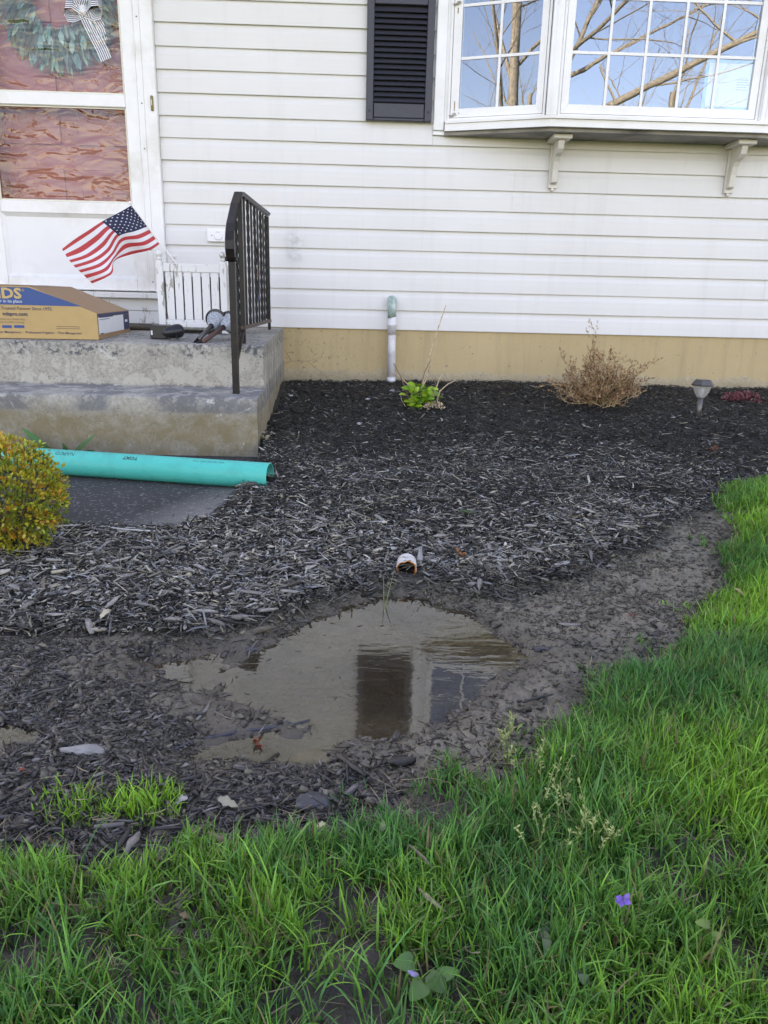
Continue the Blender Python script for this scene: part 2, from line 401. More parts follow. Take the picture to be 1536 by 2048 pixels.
def mk_walk():
    M = Mat('damp_walk_concrete'); g = M.geo(); X, Y, Z = M.sep(g)
    n1 = M.noise(g, 2.5, 5, .6); n2 = M.noise(g, 160, 4, .6)
    c = M.ramp(n1, [(.3, (.036, .035, .034)), (.7, (.058, .057, .055))])
    sp = M.ramp(M.noise(g, 95, 2, .5), [(.60, 0.0), (.67, .9)])
    c = M.mix(sp, c, (.19, .19, .19))
    edge = M.math('MULTIPLY', M.ramp(X, [(.0, 0.0), (1.0, 1.0)]), 1.0)
    d = M.math('ADD', M.math('MULTIPLY', M.math('ADD', X, 1.0), 1.0), M.math('MULTIPLY', M.math('SUBTRACT', 2.6, Y), .55))
    pale = M.math('MULTIPLY', M.ramp(M.math('ADD', d, M.math('MULTIPLY', n1, .25)), [(.62, 0.0), (.86, 1.0)]), .75)
    c = M.mix(pale, c, M.ramp(n2, [(.3, (.16, .155, .14)), (.7, (.38, .36, .32))]))
    M.base(c).p(Roughness=M.ramp(n1, [(.3, .75), (.7, .9)])); M.b.inputs['Specular IOR Level'].default_value = .25; M.bump(n2, .6, .0025); return M.m
WALKM = mk_walk()
def mk_ground():
    M = Mat('garden_soil'); a = M.attr(); g = M.geo()
    n1 = M.noise(g, 22, 6, .65); n2 = M.noise(g, 130, 4, .6); n3 = M.noise(g, 6, 4, .6)
    c = M.mix(1.0, a.outputs['Color'], M.ramp(n1, [(.25, .55), (.75, 1.35)]), 'MULTIPLY')
    c = M.mix(1.0, c, M.ramp(n2, [(.25, .7), (.75, 1.25)]), 'MULTIPLY')
    M.base(c).p(Roughness=M.math('ADD', M.math('MULTIPLY', a.outputs['Alpha'], -.0), M.ramp(M.noise(g, 11, 5, .6), [(.3, .26), (.65, .64)])))
    M.bump(M.math('ADD', n1, M.math('MULTIPLY', n2, .45)), .9, .008); return M.m
GROUND = mk_ground()
def mk_vcol(name, rough, grain=True, transl=0.0, spec=.5, var=.3):
    M = Mat(name); a = M.attr(); c = a.outputs['Color']
    if grain:
        uv = M.tc.outputs['UV']; n = M.noise(M.mapping(uv, (3, 60, 1)), 1, 4, .65)
        c = M.mix(1.0, c, M.ramp(n, [(.25, 1 - var * 1.6), (.75, 1 + var * 1.2)]), 'MULTIPLY'); M.bump(n, .6, .0015)
    M.base(c).p(Roughness=rough); M.b.inputs['Specular IOR Level'].default_value = spec
    if transl:
        t = M.n.new('ShaderNodeBsdfTranslucent'); M.set(t.inputs[0], c)
        m = M.n.new('ShaderNodeMixShader'); m.inputs[0].default_value = transl
        M.l.new(M.b.outputs[0], m.inputs[1]); M.l.new(t.outputs[0], m.inputs[2]); M.l.new(m.outputs[0], M.out.inputs[0])
    return M.m
CHIP = mk_vcol('mulch_wood', .75, True, 0, .3, .42)
WETCHIP = mk_vcol('wet_mulch_wood', .30, True, 0, .5)
GRASS = mk_vcol('grass_blade', .42, False, .30, .4)
LEAF = mk_vcol('leaf', .38, False, .25, .5)
DRY = mk_vcol('dry_plant', .75, False, .12, .2)
def mk_water():
    M = Mat('puddle_water'); M.n.remove(M.b); g = M.geo()
    tr = M.n.new('ShaderNodeBsdfTransparent'); tr.inputs[0].default_value = (.80, .74, .62, 1)
    gl = M.n.new('ShaderNodeBsdfGlossy'); gl.inputs['Roughness'].default_value = .0; gl.inputs[0].default_value = (1, 1, 1, 1)
    b = M.n.new('ShaderNodeBump'); b.inputs['Strength'].default_value = .35; b.inputs['Distance'].default_value = .0011
    h = M.math('ADD', M.noise(M.mapping(g, (9, 30, 1)), 1, 2, .5, .8), M.math('MULTIPLY', M.noise(M.mapping(g, (28, 70, 1)), 1, 2, .5), .22))
    M.l.new(h, b.inputs['Height'])
    M.l.new(b.outputs[0], gl.inputs['Normal'])
    mx = M.n.new('ShaderNodeMixShader'); M.l.new(M.schlick(.14), mx.inputs[0]); M.l.new(tr.outputs[0], mx.inputs[1]); M.l.new(gl.outputs[0], mx.inputs[2])
    M.l.new(mx.outputs[0], M.out.inputs[0]); return M.m
WATERM = mk_water()
def mk_glass(name, f0, tint, wav=0, sc=(6, 6, 6), dist=.01, rough=0.0, gcol=(1, 1, 1)):
    M = Mat(name); M.n.remove(M.b); g = M.geo()
    tr = M.n.new('ShaderNodeBsdfTransparent'); tr.inputs[0].default_value = (*tint, 1)
    gl = M.n.new('ShaderNodeBsdfGlossy'); gl.inputs['Roughness'].default_value = rough; gl.inputs[0].default_value = (*gcol, 1)
    if wav:
        b = M.n.new('ShaderNodeBump'); b.inputs['Strength'].default_value = wav; b.inputs['Distance'].default_value = dist
        M.l.new(M.noise(M.mapping(g, sc), 1, 2, .5, .6), b.inputs['Height'])
        M.l.new(b.outputs[0], gl.inputs['Normal'])
    mx = M.n.new('ShaderNodeMixShader'); M.l.new(M.schlick(f0), mx.inputs[0]); M.l.new(tr.outputs[0], mx.inputs[1]); M.l.new(gl.outputs[0], mx.inputs[2])
    M.l.new(mx.outputs[0], M.out.inputs[0]); return M.m
GLASS = mk_glass('window_glass', .24, (.80, .83, .83), .12, (2.2, 2.2, 2.2), .004, gcol=(.68, .84, 1.0))
DGLASS = mk_glass('wavy_storm_glass', .06, (.92, .92, .92), .9, (5, 5, 13), .011)
CLEAR = mk_glass('clear_plastic', .06, (.85, .88, .9), .3, (60, 60, 60), .003, .08)
FROST = Mat('frosted_lens'); _t = FROST.n.new('ShaderNodeBsdfTransparent'); _m = FROST.n.new('ShaderNodeMixShader'); _m.inputs[0].default_value = .55
FROST.base((.55, .55, .52)).p(Roughness=.2); FROST.l.new(_t.outputs[0], _m.inputs[1]); FROST.l.new(FROST.b.outputs[0], _m.inputs[2]); FROST.l.new(_m.outputs[0], FROST.out.inputs[0]); FROST = FROST.m
IRON = simple('black_iron', (.009, .008, .0075), .42, .3, 40, .3, .0008, spec=.35, dirt=(.035, .018, .011), dscale=9)
BLACKP = simple('black_plastic', (.012, .012, .015), .32, .1, 30, .1)
CARD = simple('kraft_cardboard', (.34, .205, .105), .62, .08, 18, .1, .0008)
CARDY = simple('printed_cardboard', (.50, .325, .135), .55, .05, 18, .08, .0006)
BLUEP = simple('blue_print', (.022, .075, .235), .5, .06, 20, 0)
NAVYP = simple('navy_print', (.012, .022, .085), .5, .05, 20, 0)
GOLDP = simple('gold_print', (.56, .38, .15), .5, .05, 20, 0)
WHITEP = simple('white_print', (.72, .73, .75), .5, .03, 20, 0)
GREYP = simple('grey_print', (.20, .15, .09), .6, .05, 20, 0)
TEAL = simple('teal_sewer_pipe', (.000, .50, .43), .40, .04, 9, .05, .001, spec=.25, dirt=(.01, .42, .36), dscale=16)
TEALIN = simple('teal_pipe_inside', (.010, .30, .26), .5, .05, 9, 0)
TEALD = simple('teal_ink', (.005, .16, .15), .5, .1, 20, 0)
PVC = simple('white_pvc', (.70, .70, .72), .4, .06, 9, .1, .001, dirt=(.52, .45, .45), dscale=12)
def mk_copper():
    M = Mat('verdigris_fitting'); g = M.tc.outputs['Object']
    n = M.noise(M.mapping(g, (40, 40, 26)), 1, 5, .7, .5)
    M.base(M.ramp(n, [(.32, (.16, .27, .23)), (.48, (.30, .42, .38)), (.6, (.55, .63, .60)), (.75, (.26, .37, .33))])).p(Roughness=.55); M.bump(n, .4, .001); return M.m
COPPER = mk_copper()
def mk_rustpipe():
    M = Mat('muddy_white_pipe'); g = M.tc.outputs['Object']
    n = M.noise(g, 70, 5, .7, .3)
    M.base(M.ramp(n, [(.38, (.13, .11, .09)), (.46, (.50, .48, .45)), (.7, (.70, .70, .68))])).p(Roughness=.6); M.bump(n, .5, .0015); return M.m
RUSTP = mk_rustpipe()
RUST = simple('rusty_stain', (.48, .15, .02), .42, .6, 55, .3, .001, dirt=(.10, .035, .01), dscale=35)
BRASS = simple('aged_brass', (.16, .12, .03), .4, .4, 60, .2, metal=.7)
GLOWW = simple('bell_button', (.62, .58, .36), .4, .05, 20, 0)
REDDOOR = simple('red_painted_door', (.33, .060, .045), .4, .08, 7, .06)
FABRIC = simple('landscape_fabric', (.028, .032, .048), .22, .3, 60, .5, .0012)
MAT_ = simple('coir_mat', (.075, .060, .042), .95, .5, 120, .9, .004)
RED = simple('flag_red', (.52, .045, .05), .7, .05, 300, .2, .0004)
FWHITE = simple('flag_white', (.72, .72, .76), .7, .03, 300, .2, .0004)
NAVY = simple('flag_navy', (.012, .018, .065), .7, .1, 300, .2, .0004)
STEEL = simple('solar_light_metal', (.13, .12, .115), .38, .15, 30, .1, metal=.6)
COPST = simple('brown_lamp_stake', (.12, .062, .052), .4, .15, 30, .1, metal=.4)
PANEL = simple('solar_panel', (.02, .035, .075), .2, .2, 80, 0)
TAPE = simple('blue_tape', (.10, .42, .60), .6, .08, 40, 0)
PAPER = simple('white_paper', (.80, .81, .80), .6, .02, 12, 0)
RIBW = simple('ribbon_white', (.84, .84, .85), .7, .04, 90, 0)
RIBB = simple('ribbon_navy_stripe', (.05, .055, .10), .7, .04, 90, 0)
BARK = simple('tree_bark', (.33, .29, .215), .9, .45, 26, .8, .02)
STONE = simple('pale_stone', (.33, .34, .36), .6, .4, 30, .4, .003)
RUBBER = simple('grey_rubber', (.03, .03, .032), .6, .2, 30, .1)

# ------------------------------------------------------------------ setting: ground
xs = np.concatenate([[-300, -60, -20, -8, -4, -3, -2.3, -1.9], np.concatenate([np.arange(-1.7, -1.1, .012), np.arange(-1.1, 1.3, .0058), np.arange(1.3, 2.9, .011)]), [3.0, 3.3, 3.8, 4.5, 8, 20, 60, 300]])
ys = np.concatenate([[-300, -60, -20, -8, -4, -2, -1, -.4, 0], np.arange(.12, .4, .04), np.arange(.4, 2.1, .0055), np.arange(2.1, 2.35, .009), np.arange(2.35, 4.68, .014), [4.8, 6, 14, 40, 300]])
GX, GY = np.meshgrid(xs, ys, indexing='xy')
GZ = zg(GX, GY)
far = (GY > 4.7)
GZ = np.where(far, .2, GZ)
nx, ny = len(xs), len(ys)
lw = lawn_d(GX, GY) + .03 * fbm(GX, GY, 12, 3, 40)
me_ = GY - mulch_edge(GX) + .05 * fbm(GX, GY, 9, 3, 41)
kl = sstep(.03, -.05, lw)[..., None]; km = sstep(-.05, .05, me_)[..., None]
mudc = np.array([.172, .152, .110]); mudd = np.array([.048, .043, .034]); mudt = np.array([.190, .158, .098])
f1 = sstep(-.25, .3, fbm(GX, GY, 4.5, 4, 50))[..., None]; f2 = sstep(.0, .5, fbm(GX, GY, 9, 4, 57))[..., None]
c = mudc * (1 - f1 * .38) + mudd * f1 * .38
c = c * (1 - f2 * .5) + mudt * f2 * .5
leftmud = (sstep(.10, -.30, GX + .25 * fbm(GX, GY, 4, 3, 44)) * sstep(.5, .9, GY))[..., None]
c = c * (1 - leftmud * .42) + mudd * .8 * leftmud * .42
pd_ = np.minimum(np.minimum(sdf(GX, GY, PUD1), sdf(GX, GY, PUD2)), np.minimum(sdf(GX, GY, PUD3), sdf(GX, GY, PUD4)))
uw = (sstep(.004, -.006, GZ - WATER) * sstep(.09, .05, pd_))[..., None]
c = c * (1 - uw) + np.array([.056, .049, .036]) * (.5 + 1.0 * f1) * uw
rim = (sstep(.085, .01, pd_) * sstep(-.008, .002, GZ - WATER))[..., None]
c = c * (1 - rim * .55) + np.array([.040, .034, .025]) * rim * .55
deep = sstep(.06, .0, np.hypot((GX - .10) / 1.6, GY - 1.40) - .07)[..., None]
c = c * (1 - deep * .72) + np.array([.026, .018, .011]) * deep * .72
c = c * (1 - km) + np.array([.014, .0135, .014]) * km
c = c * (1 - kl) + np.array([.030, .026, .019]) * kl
gx_ = np.maximum(GX - .56 * (GY + .1) - .7, 0) * (GY < 3.2); kg = (sstep(.0, .25, gx_) * sstep(.03, -.05, lw))[..., None]
c = c * (1 - kg) + np.array([.07, .13, .03]) * kg
outl = sstep(.25, -.4, GY)[..., None] * (GX > -400)[..., None]
c = c * (1 - outl) + np.array([.06, .11, .025]) * outl
idx = np.arange(nx * ny).reshape(ny, nx)
F = np.stack([idx[:-1, :-1], idx[:-1, 1:], idx[1:, 1:], idx[1:, :-1]], -1).reshape(-1, 4)
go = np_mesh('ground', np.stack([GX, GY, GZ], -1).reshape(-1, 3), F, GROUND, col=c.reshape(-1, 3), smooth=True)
tag(go, kind='structure')
# standing water: one flat sheet per pool, its shore is where the mud rises through it
m = MB(); m.quad((-1.45, .92, WATER), (.80, .92, WATER), (.80, 1.98, WATER), (-1.45, 1.98, WATER)); o = m.build('puddle', WATERM); tag(o, kind='structure')
# walk
def walk():
    m = MB(); n = len(WALK); top = []; bot = []; ins = []
    def zt(y): return .118 + (y - 2.1) * .012
    for (x, y) in WALK: top.append((x, y, zt(y) - .006)); bot.append((x, y, -.02))
    c = WALK.mean(0)
    for (x, y) in WALK:
        d = c - np.array([x, y]); d /= np.linalg.norm(d); ins.append((x + d[0] * .008, y + d[1] * .008, zt(y)))
    fs = [tuple(range(2 * n, 3 * n))]
    for i in range(n):
        j = (i + 1) % n
        fs += [(n + i, n + j, j, i), (i, j, 2 * n + j, 2 * n + i)]
    m.add(top + bot + ins, fs)
    o = m.build('walkway', WALKM); tag(o, kind='structure')
walk()

# ------------------------------------------------------------------ house
WY = 4.65            # front lip of the siding
house = thing('house', 'white vinyl sided house with tan foundation, bay window and storm door', 'house', (0, WY, .25))
EXPO, ZB, NC = .114523, .5856, 21
OPEN = [(-2.30, -1.18, -9, 2.86), (.365, 2.80, 1.668, 2.95)]     # x0 x1 z0 z1 of door and bay
SEAM = {2: [.085], 5: [-.60], 7: [.852], 6: [.845], 4: [2.62], 3: [2.36, ], 1: [.125], 9: [-.3], 12: [3.1]}
SEAM[3] = [2.44]; SEAM[2] = [2.425]; SEAM[1] = [.108]
prof = [(0.010, 0.004), (0.0, 0.0), (-.001, .003), (.0005, .045), (.0025, .074), (.0035, .080), (.0062, .086), (.0092, .096), (.0108, .108), (.0112, .122), (.020, .122), (.020, .004)]
for k in range(NC):
    z0 = ZB + k * EXPO; zc0, zc1 = z0 + .01, z0 + EXPO - .01
    iv = [(-4.6, 4.6)]
    for (a, b, c0, c1) in OPEN:
        if c0 < zc1 and c1 > zc0:
            new = []
            for (p, q) in iv:
                if a > p: new.append((p, min(a, q)))
                if b < q: new.append((max(b, p), q))
            iv = [t for t in new if t[1] - t[0] > .02]
    cuts = SEAM.get(k, [])
    out = []
    for (a, b, c0, c1) in OPEN:
        if z0 + .02 < c0 < zc1: out.append((a + .001, b - .001, -1))
    for (p, q) in iv:
        cs = [p] + sorted(s for s in cuts if p < s < q) + [q]
        for i in range(len(cs) - 1): out.append((cs[i], cs[i + 1], i))
    for (p, q, i) in out:
        m = MB(); dy = -.0012 * (i % 2 if i > 0 else 0); dz = .0009 * math.sin(k * 2.3 + i)
        rows = []
        xsn = np.linspace(p + (.0006 if i > 0 else 0), q, max(2, int((q - p) / .35) + 1))
        for x in xsn:
            wv = .0011 * math.sin(x * 2.1 + k * 1.7) + .0007 * math.sin(x * 5.3 + k * 2.9)
            rows.append([(x, WY + py + dy + wv, min(z0 + pz + dz, 1.6665 if i < 0 else 9)) for (py, pz) in prof])
        n = len(prof); vs = [v for r in rows for v in r]; fs = []
        for a in range(len(rows) - 1):
            for b in range(n): fs.append((a * n + b, a * n + (b + 1) % n, (a + 1) * n + (b + 1) % n, (a + 1) * n + b))
        fs += [tuple(range(n))[::-1], tuple(range((len(rows) - 1) * n, len(rows) * n))]
        m.add(vs, fs); m.build('siding_plank', SIDING, house)
m = MB(); m.box((-4.6, WY + .012, -.1), (4.6, WY + .25, ZB + .012), .003); m.build('foundation', FOUND, house)
m = MB()   # sheathing behind the siding, with the openings left free
m.box((-4.6, WY + .022, ZB + .013), (-2.30, WY + .16, 3.0), 0); m.box((-1.18, WY + .022, ZB + .013), (.365, WY + .16, 3.0), 0)
m.box((2.80, WY + .022, ZB + .013), (4.6, WY + .16, 3.0), 0); m.box((.365, WY + .022, ZB + .013), (2.80, WY + .16, 1.66), 0)
m.box((.365, WY + .022, 2.955), (2.80, WY + .16, 3.0), 0); m.box((-2.30, WY + .022, 2.87), (-1.18, WY + .16, 3.0), 0)
m.build('wall', WHITE, house)
m = MB(); m.box((-4.6, WY + .17, .1), (-4.5, 12.6, 3.0), 0); m.box((4.5, WY + .17, .1), (4.6, 12.6, 3.0), 0); m.box((-4.5, 12.5, .1), (4.5, 12.6, 3.0), 0)
m.build('side_wall', SIDING, house)
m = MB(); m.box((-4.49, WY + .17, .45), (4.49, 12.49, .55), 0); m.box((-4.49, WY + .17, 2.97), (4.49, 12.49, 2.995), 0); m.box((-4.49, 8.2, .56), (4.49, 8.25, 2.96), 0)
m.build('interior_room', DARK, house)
m = MB(); y0, y1, zr = 4.22, 13.0, 5.75; yr = 8.6
m.add([(-4.9, y0, 2.99), (4.9, y0, 2.99), (4.9, yr, zr), (-4.9, yr, zr), (-4.9, y1, 2.99), (4.9, y1, 2.99), (-4.9, y0, 3.11), (4.9, y0, 3.11), (4.9, yr, zr + .12), (-4.9, yr, zr + .12), (-4.9, y1, 3.11), (4.9, y1, 3.11)],
      [(6, 7, 8, 9), (9, 8, 11, 10), (1, 0, 3, 2), (2, 3, 4, 5), (0, 1, 7, 6), (4, 10, 11, 5), (0, 6, 9, 3), (3, 9, 10, 4), (1, 2, 8, 7), (2, 5, 11, 8)])
rf = m.build('roof', ROOF, house)
m = MB(); m.box((-4.88, 4.24, 2.93), (4.88, WY + .02, 2.985), .002); m.build('soffit', WHITE, house)
m = MB(); m.box((-4.88, 4.205, 2.90), (4.88, 4.238, 3.10), .003); m.build('fascia', WHITE, house)
for xx in (-4.6, 4.55):
    m = MB(); m.add([(xx, WY, 3.0), (xx, 12.6, 3.0), (xx, 8.6, 5.6), (xx + .05, WY, 3.0), (xx + .05, 12.6, 3.0), (xx + .05, 8.6, 5.6)], [(0, 1, 2), (3, 5, 4), (0, 2, 5, 3), (2, 1, 4, 5), (1, 0, 3, 4)]); m.build('gable', SIDING, house)

# ------------------------------------------------------------------ concrete steps
def rough_block(name, corners, ztop, zbot, parent, res=.022, amp=.004, seed=0):
    """corners: 4 xy (front-left, front-right, back-right, back-left); ztop: front, back"""
    fl, fr, br, bl = [np.array(c_) for c_ in corners]
    nx_ = int((fr[0] - fl[0]) / res); ny_ = max(3, int((br[1] - fr[1]) / res)); nz_ = max(3, int((ztop[0] - zbot) / res))
    V = []; F = []
    def patch(fn, a, b):
        o = len(V)
        for j in range(b + 1):
            for i in range(a + 1): V.append(fn(i / a, j / b))
        for j in range(b):
            for i in range(a): F.append((o + j * (a + 1) + i, o + j * (a + 1) + i + 1, o + (j + 1) * (a + 1) + i + 1, o + (j + 1) * (a + 1) + i))
    def top(u, v):
        p = (fl * (1 - u) + fr * u) * (1 - v) + (bl * (1 - u) + br * u) * v
        return (p[0], p[1], ztop[0] * (1 - v) + ztop[1] * v)
    def front(u, v):
        p = fl * (1 - u) + fr * u; return (p[0], p[1], zbot * (1 - v) + ztop[0] * v)
    def right(u, v):
        p = fr * (1 - u) + br * u; return (p[0], p[1], zbot * (1 - v) + (ztop[0] * (1 - u) + ztop[1] * u) * v)
    patch(top, nx_, ny_); patch(front, nx_, nz_); patch(right, ny_, nz_)
    V = np.array(V)
    ex = np.abs(V[:, 2] - (ztop[0])) < .012
    dfx = np.minimum(np.abs(V[:, 0] - fr[0]) + .0, .08); dfy = np.minimum(np.abs(V[:, 1] - fr[1]), .08); dfz = np.minimum(np.abs(V[:, 2] - ztop[0]), .08)
    near = np.sort(np.stack([dfx, dfy, dfz], 1), 1); edge = .55 * np.exp(-(near[:, 0] + near[:, 1]) / .009)
    k1 = fbm(V[:, 0] + V[:, 2] * 1.3, V[:, 1] + V[:, 2] * .9, 9, 4, seed); k2 = fbm(V[:, 0] - V[:, 2], V[:, 1] - V[:, 2] * .6, 24, 3, seed + 5)
    ce = np.array([(fl[0] + fr[0]) / 2, (fr[1] + br[1]) / 2, (zbot + ztop[0]) / 2])
    V[:, 1] += amp * k1 + edge * (.006 + .012 * np.clip(k2 + .2, 0, 1)); V[:, 2] += amp * .5 * k2 - edge * (.005 + .010 * np.clip(k2 + .2, 0, 1)); V[:, 0] += amp * k1 - edge * (dfx < .03) * .006
    return np_mesh(name, V, F, CONC, parent, smooth=True)
steps = thing('concrete_steps', 'weathered grey concrete landing with one lower step below the storm door', 'steps', (-1.5, 3.9, .12))
rough_block('landing', [(-3.0, 3.335), (-.446, 3.33), (-.502, WY + .02), (-3.0, WY + .02)], (.566, .582), .02, steps, seed=3)
rough_block('step', [(-3.0, 3.055), (-.438, 3.05), (-.440, 3.336), (-3.0, 3.338)], (.373, .381), .02, steps, seed=9)
# crumbled foot at the corner
m = MB()
for i in range(26):
    a = random.random(); b = random.random()
    x = -.46 + .05 * a + .03 * random.random(); y = 3.02 + .20 * b; r = random.uniform(.008, .024)
    z = zg1(x, y) + r * .4
    pts = [Vector((x, y, z)) + Vector((random.uniform(-1, 1), random.uniform(-1, 1), random.uniform(-.7, .8))).normalized() * r * random.uniform(.6, 1) for _ in range(8)]
    bm = bmesh.new()
    for p in pts: bm.verts.new(p)
    bmesh.ops.convex_hull(bm, input=bm.verts)
    bm.verts.ensure_lookup_table(); bm.verts.index_update()
    m.add([v.co[:] for v in bm.verts], [[v.index for v in f.verts] for f in bm.faces]); bm.free()
o = m.build('crumbled_concrete', CONC, steps); o['kind'] = 'stuff'

# ------------------------------------------------------------------ text as thin flat print
def text_mesh(txt, size, bold=0.0, align='RIGHT'):
    cu = bpy.data.curves.new('t', 'FONT'); cu.body = txt; cu.size = size; cu.offset = bold * size; cu.align_x = align; cu.resolution_u = 2
    ob = bpy.data.objects.new('t', cu); COL.objects.link(ob)
    dg = bpy.context.evaluated_depsgraph_get(); me = bpy.data.meshes.new_from_object(ob.evaluated_get(dg))
    v = [tuple(x.co) for x in me.vertices]; f = [tuple(p.vertices) for p in me.polygons]
    bpy.data.objects.remove(ob); bpy.data.curves.remove(cu); bpy.data.meshes.remove(me)
    return v, f

# ------------------------------------------------------------------ bay window
bay = thing('bay_window', 'white bay window with grid muntins above the bare siding', 'bay window', (1.58, WY, 1.67))
BZ0, BZ1 = 1.738, 2.87          # sash bottom and top
A0 = Vector((.42, 4.640, 0)); A1 = Vector((.985, 4.43, 0)); B0 = Vector((2.145, 4.43, 0)); B1 = Vector((2.72, 4.640, 0))
m = MB()
m.box((.365, 4.628, 1.69), (.425, 4.69, 2.95), .004); m.box((2.715, 4.628, 1.69), (2.80, 4.69, 2.95), .004); m.box((.426, 4.628, 2.875), (2.714, 4.69, 2.95), .004)
m.box((.3655, 4.636, 1.668), (2.80, 4.66, 1.689), .002); m.box((.4255, 4.634, 1.7375), (.450, 4.665, 2.868), .001); m.box((2.690, 4.634, 1.7375), (2.7145, 4.665, 2.868), .001)
m.build('casing', VINYLW, bay)
# apron board, closed underside and head
def bay_poly(off):
    d = Vector((0, -off, 0))
    return [Vector((.428, 4.655, 0)), Vector((.428, 4.628 - off * .6, 0)), A1 + d + Vector((-.01, 0, 0)), B0 + d + Vector((.01, 0, 0)), Vector((2.712, 4.628 - off * .6, 0)), Vector((2.712, 4.655, 0))]
m = MB(); m.prism([(p.x, p.y) for p in bay_poly(.034)], 'z', 1.684, 1.722); m.build('sill_apron', VINYLW, bay)
m = MB(); m.prism([(p.x, p.y) for p in bay_poly(.046)], 'z', 1.722, 1.7365); m.build('sill', VINYLW, bay)
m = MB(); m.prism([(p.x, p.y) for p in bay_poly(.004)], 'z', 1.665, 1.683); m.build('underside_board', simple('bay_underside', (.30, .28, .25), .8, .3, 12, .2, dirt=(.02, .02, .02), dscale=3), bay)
m = MB(); m.prism([(p.x, p.y) for p in bay_poly(.034)], 'z', BZ1 + .001, 2.905); m.build('head_board', VINYLW, bay)
# corner mullions
for c_, ang in ((A1, 10), (B0, -10)):
    m = MB(); M = Matrix.Translation(c_) @ Matrix.Rotation(R_(-ang), 4, 'Z')
    m.box((-.030, -.030, BZ0), (.030, .05, BZ1), .004, M=M); m.box((-.006, -.034, BZ0), (-.004, -.029, BZ1), .0, M=M)
    m.build('mullion', VINYLW, bay)
def sash(p, q, ncol, fw_l, fw_r, swap=False):
    """one window from p to q (plan points, left to right seen from outside)"""
    d = (q - p); L = d.length; ang = math.atan2(d.y, d.x)
    M = Matrix.Translation((p.x, p.y, 0)) @ Matrix.Rotation(ang, 4, 'Z')
    fr = MB(); t = .014
    fr.box((0, -.010, BZ0), (t, .05, BZ1), .002, M=M); fr.box((L - t, -.010, BZ0), (L, .05, BZ1), .002, M=M)
    fr.box((t, -.010, BZ0), (L - t, .05, BZ0 + t), .002, M=M); fr.box((t, -.010, BZ1 - t), (L - t, .05, BZ1), .002, M=M)
    fo = fr.build('frame', VINYLW, bay)
    x0, x1 = t + .003, L - t - .003; z0, z1 = BZ0 + t + .003, BZ1 - t - .003
    sb = MB()
    def mit(a, b, c, e): # mitred member: front face quad a-b-c-e extruded in y with a small chamfer
        pr = [Vector((u, 0, v)) for (u, v) in (a, b, c, e)]
        vs = [M @ Vector((v.x, -.004, v.z)) for v in pr] + [M @ Vector((v.x, .036, v.z)) for v in pr]
        sb.add(vs, [(0, 1, 2, 3), (4, 7, 6, 5), (0, 4, 5, 1), (1, 5, 6, 2), (2, 6, 7, 3), (3, 7, 4, 0)])
    h = .044; gx0, gx1, gz0, gz1 = x0 + fw_l, x1 - fw_r, z0 + h, z1 - h; e = .0005
    mit((x0, z0), (gx0 - e, gz0), (gx0 - e, gz1), (x0, z1)); mit((x1, z0), (x1, z1), (gx1 + e, gz1), (gx1 + e, gz0))
    mit((x0 + e, z0), (x1 - e, z0), (gx1, gz0), (gx0, gz0)); mit((x0 + e, z1), (gx0, gz1), (gx1, gz1), (x1 - e, z1))
    so = sb.build('sash', VINYLW, bay)
    g = MB(); g.quad(M @ Vector((gx0 - .004, .008, gz0 - .004)), M @ Vector((gx1 + .004, .008, gz0 - .004)), M @ Vector((gx1 + .004, .008, gz1 + .004)), M @ Vector((gx0 - .004, .008, gz1 + .004)))
    g.build('glass_pane', GLASS, so)
    # grid between the panes
    mw = .0075
    for i in range(1, ncol):
        x = gx0 + (gx1 - gx0) * i / ncol
        b = MB(); b.box((x - mw, .003, gz0), (x + mw, .0072, gz1), .001, M=M); b.build('muntin', VINYLW, so)
    z = gz0 + .250
    while z < gz1 - .05:
        for i in range(ncol):
            xa = gx0 + (gx1 - gx0) * i / ncol + (mw if i else 0); xb = gx0 + (gx1 - gx0) * (i + 1) / ncol - (mw if i < ncol - 1 else 0)
            b = MB(); b.box((xa, .0035, z - mw), (xb, .0070, z + mw), .001, M=M); b.build('muntin', VINYLW, so)
        z += .254
    return M, (gx0, gx1, gz0, gz1)
Ml, gl_ = sash(A0 + (A1 - A0) * .04, A0 + (A1 - A0) * .945, 2, .046, .036)
Mm, gm_ = sash(A1 + Vector((.031, 0, 0)), B0 - Vector((.031, 0, 0)), 5, .040, .040)
sash(B0 + (B1 - B0) * .055, B0 + (B1 - B0) * .96, 2, .036, .046)
# rusty casement hinges and screw heads on the left sash
for zz, nm in ((1.760, 'hinge'), (2.305, 'hinge')):
    m = MB(); m.box((.012, -.020, zz), (.040, -.011, zz + .008), .002, M=Ml); m.box((.030, -.016, zz + .006), (.052, -.0115, zz + .016), .002, M=Ml)
    m.build(nm, simple('corroded_hinge', (.42, .40, .36), .5, .2, 60, .3, dirt=(.25, .10, .03), dscale=30), bay)
for (xx, zz) in ((.040, 1.778), (.040, 1.793), (.046, 1.775), (.066, 1.777), (.040, 1.835), (.036, 2.268), (.036, 2.29)):
    m = MB(); m.lathe([(.0028, 0), (.0028, .001), (.0015, .0016)], Ml @ Matrix.Translation((xx, -.0042, zz)) @ Matrix.Rotation(R_(90), 4, 'X'), 8); m.build('screw', simple('rusty_screw', (.05, .025, .012), .6, .3, 90, 0), bay)
m = MB(); m.box((.0375, -.0048, 1.797), (.0425, -.0043, 1.832), .0, M=Ml); m.box((.0335, -.0048, 2.27), (.0395, -.0043, 2.288), .0, M=Ml)
m.build('rust_streak', simple('rust_streak', (.42, .22, .09), .7, .3, 60, 0), bay)
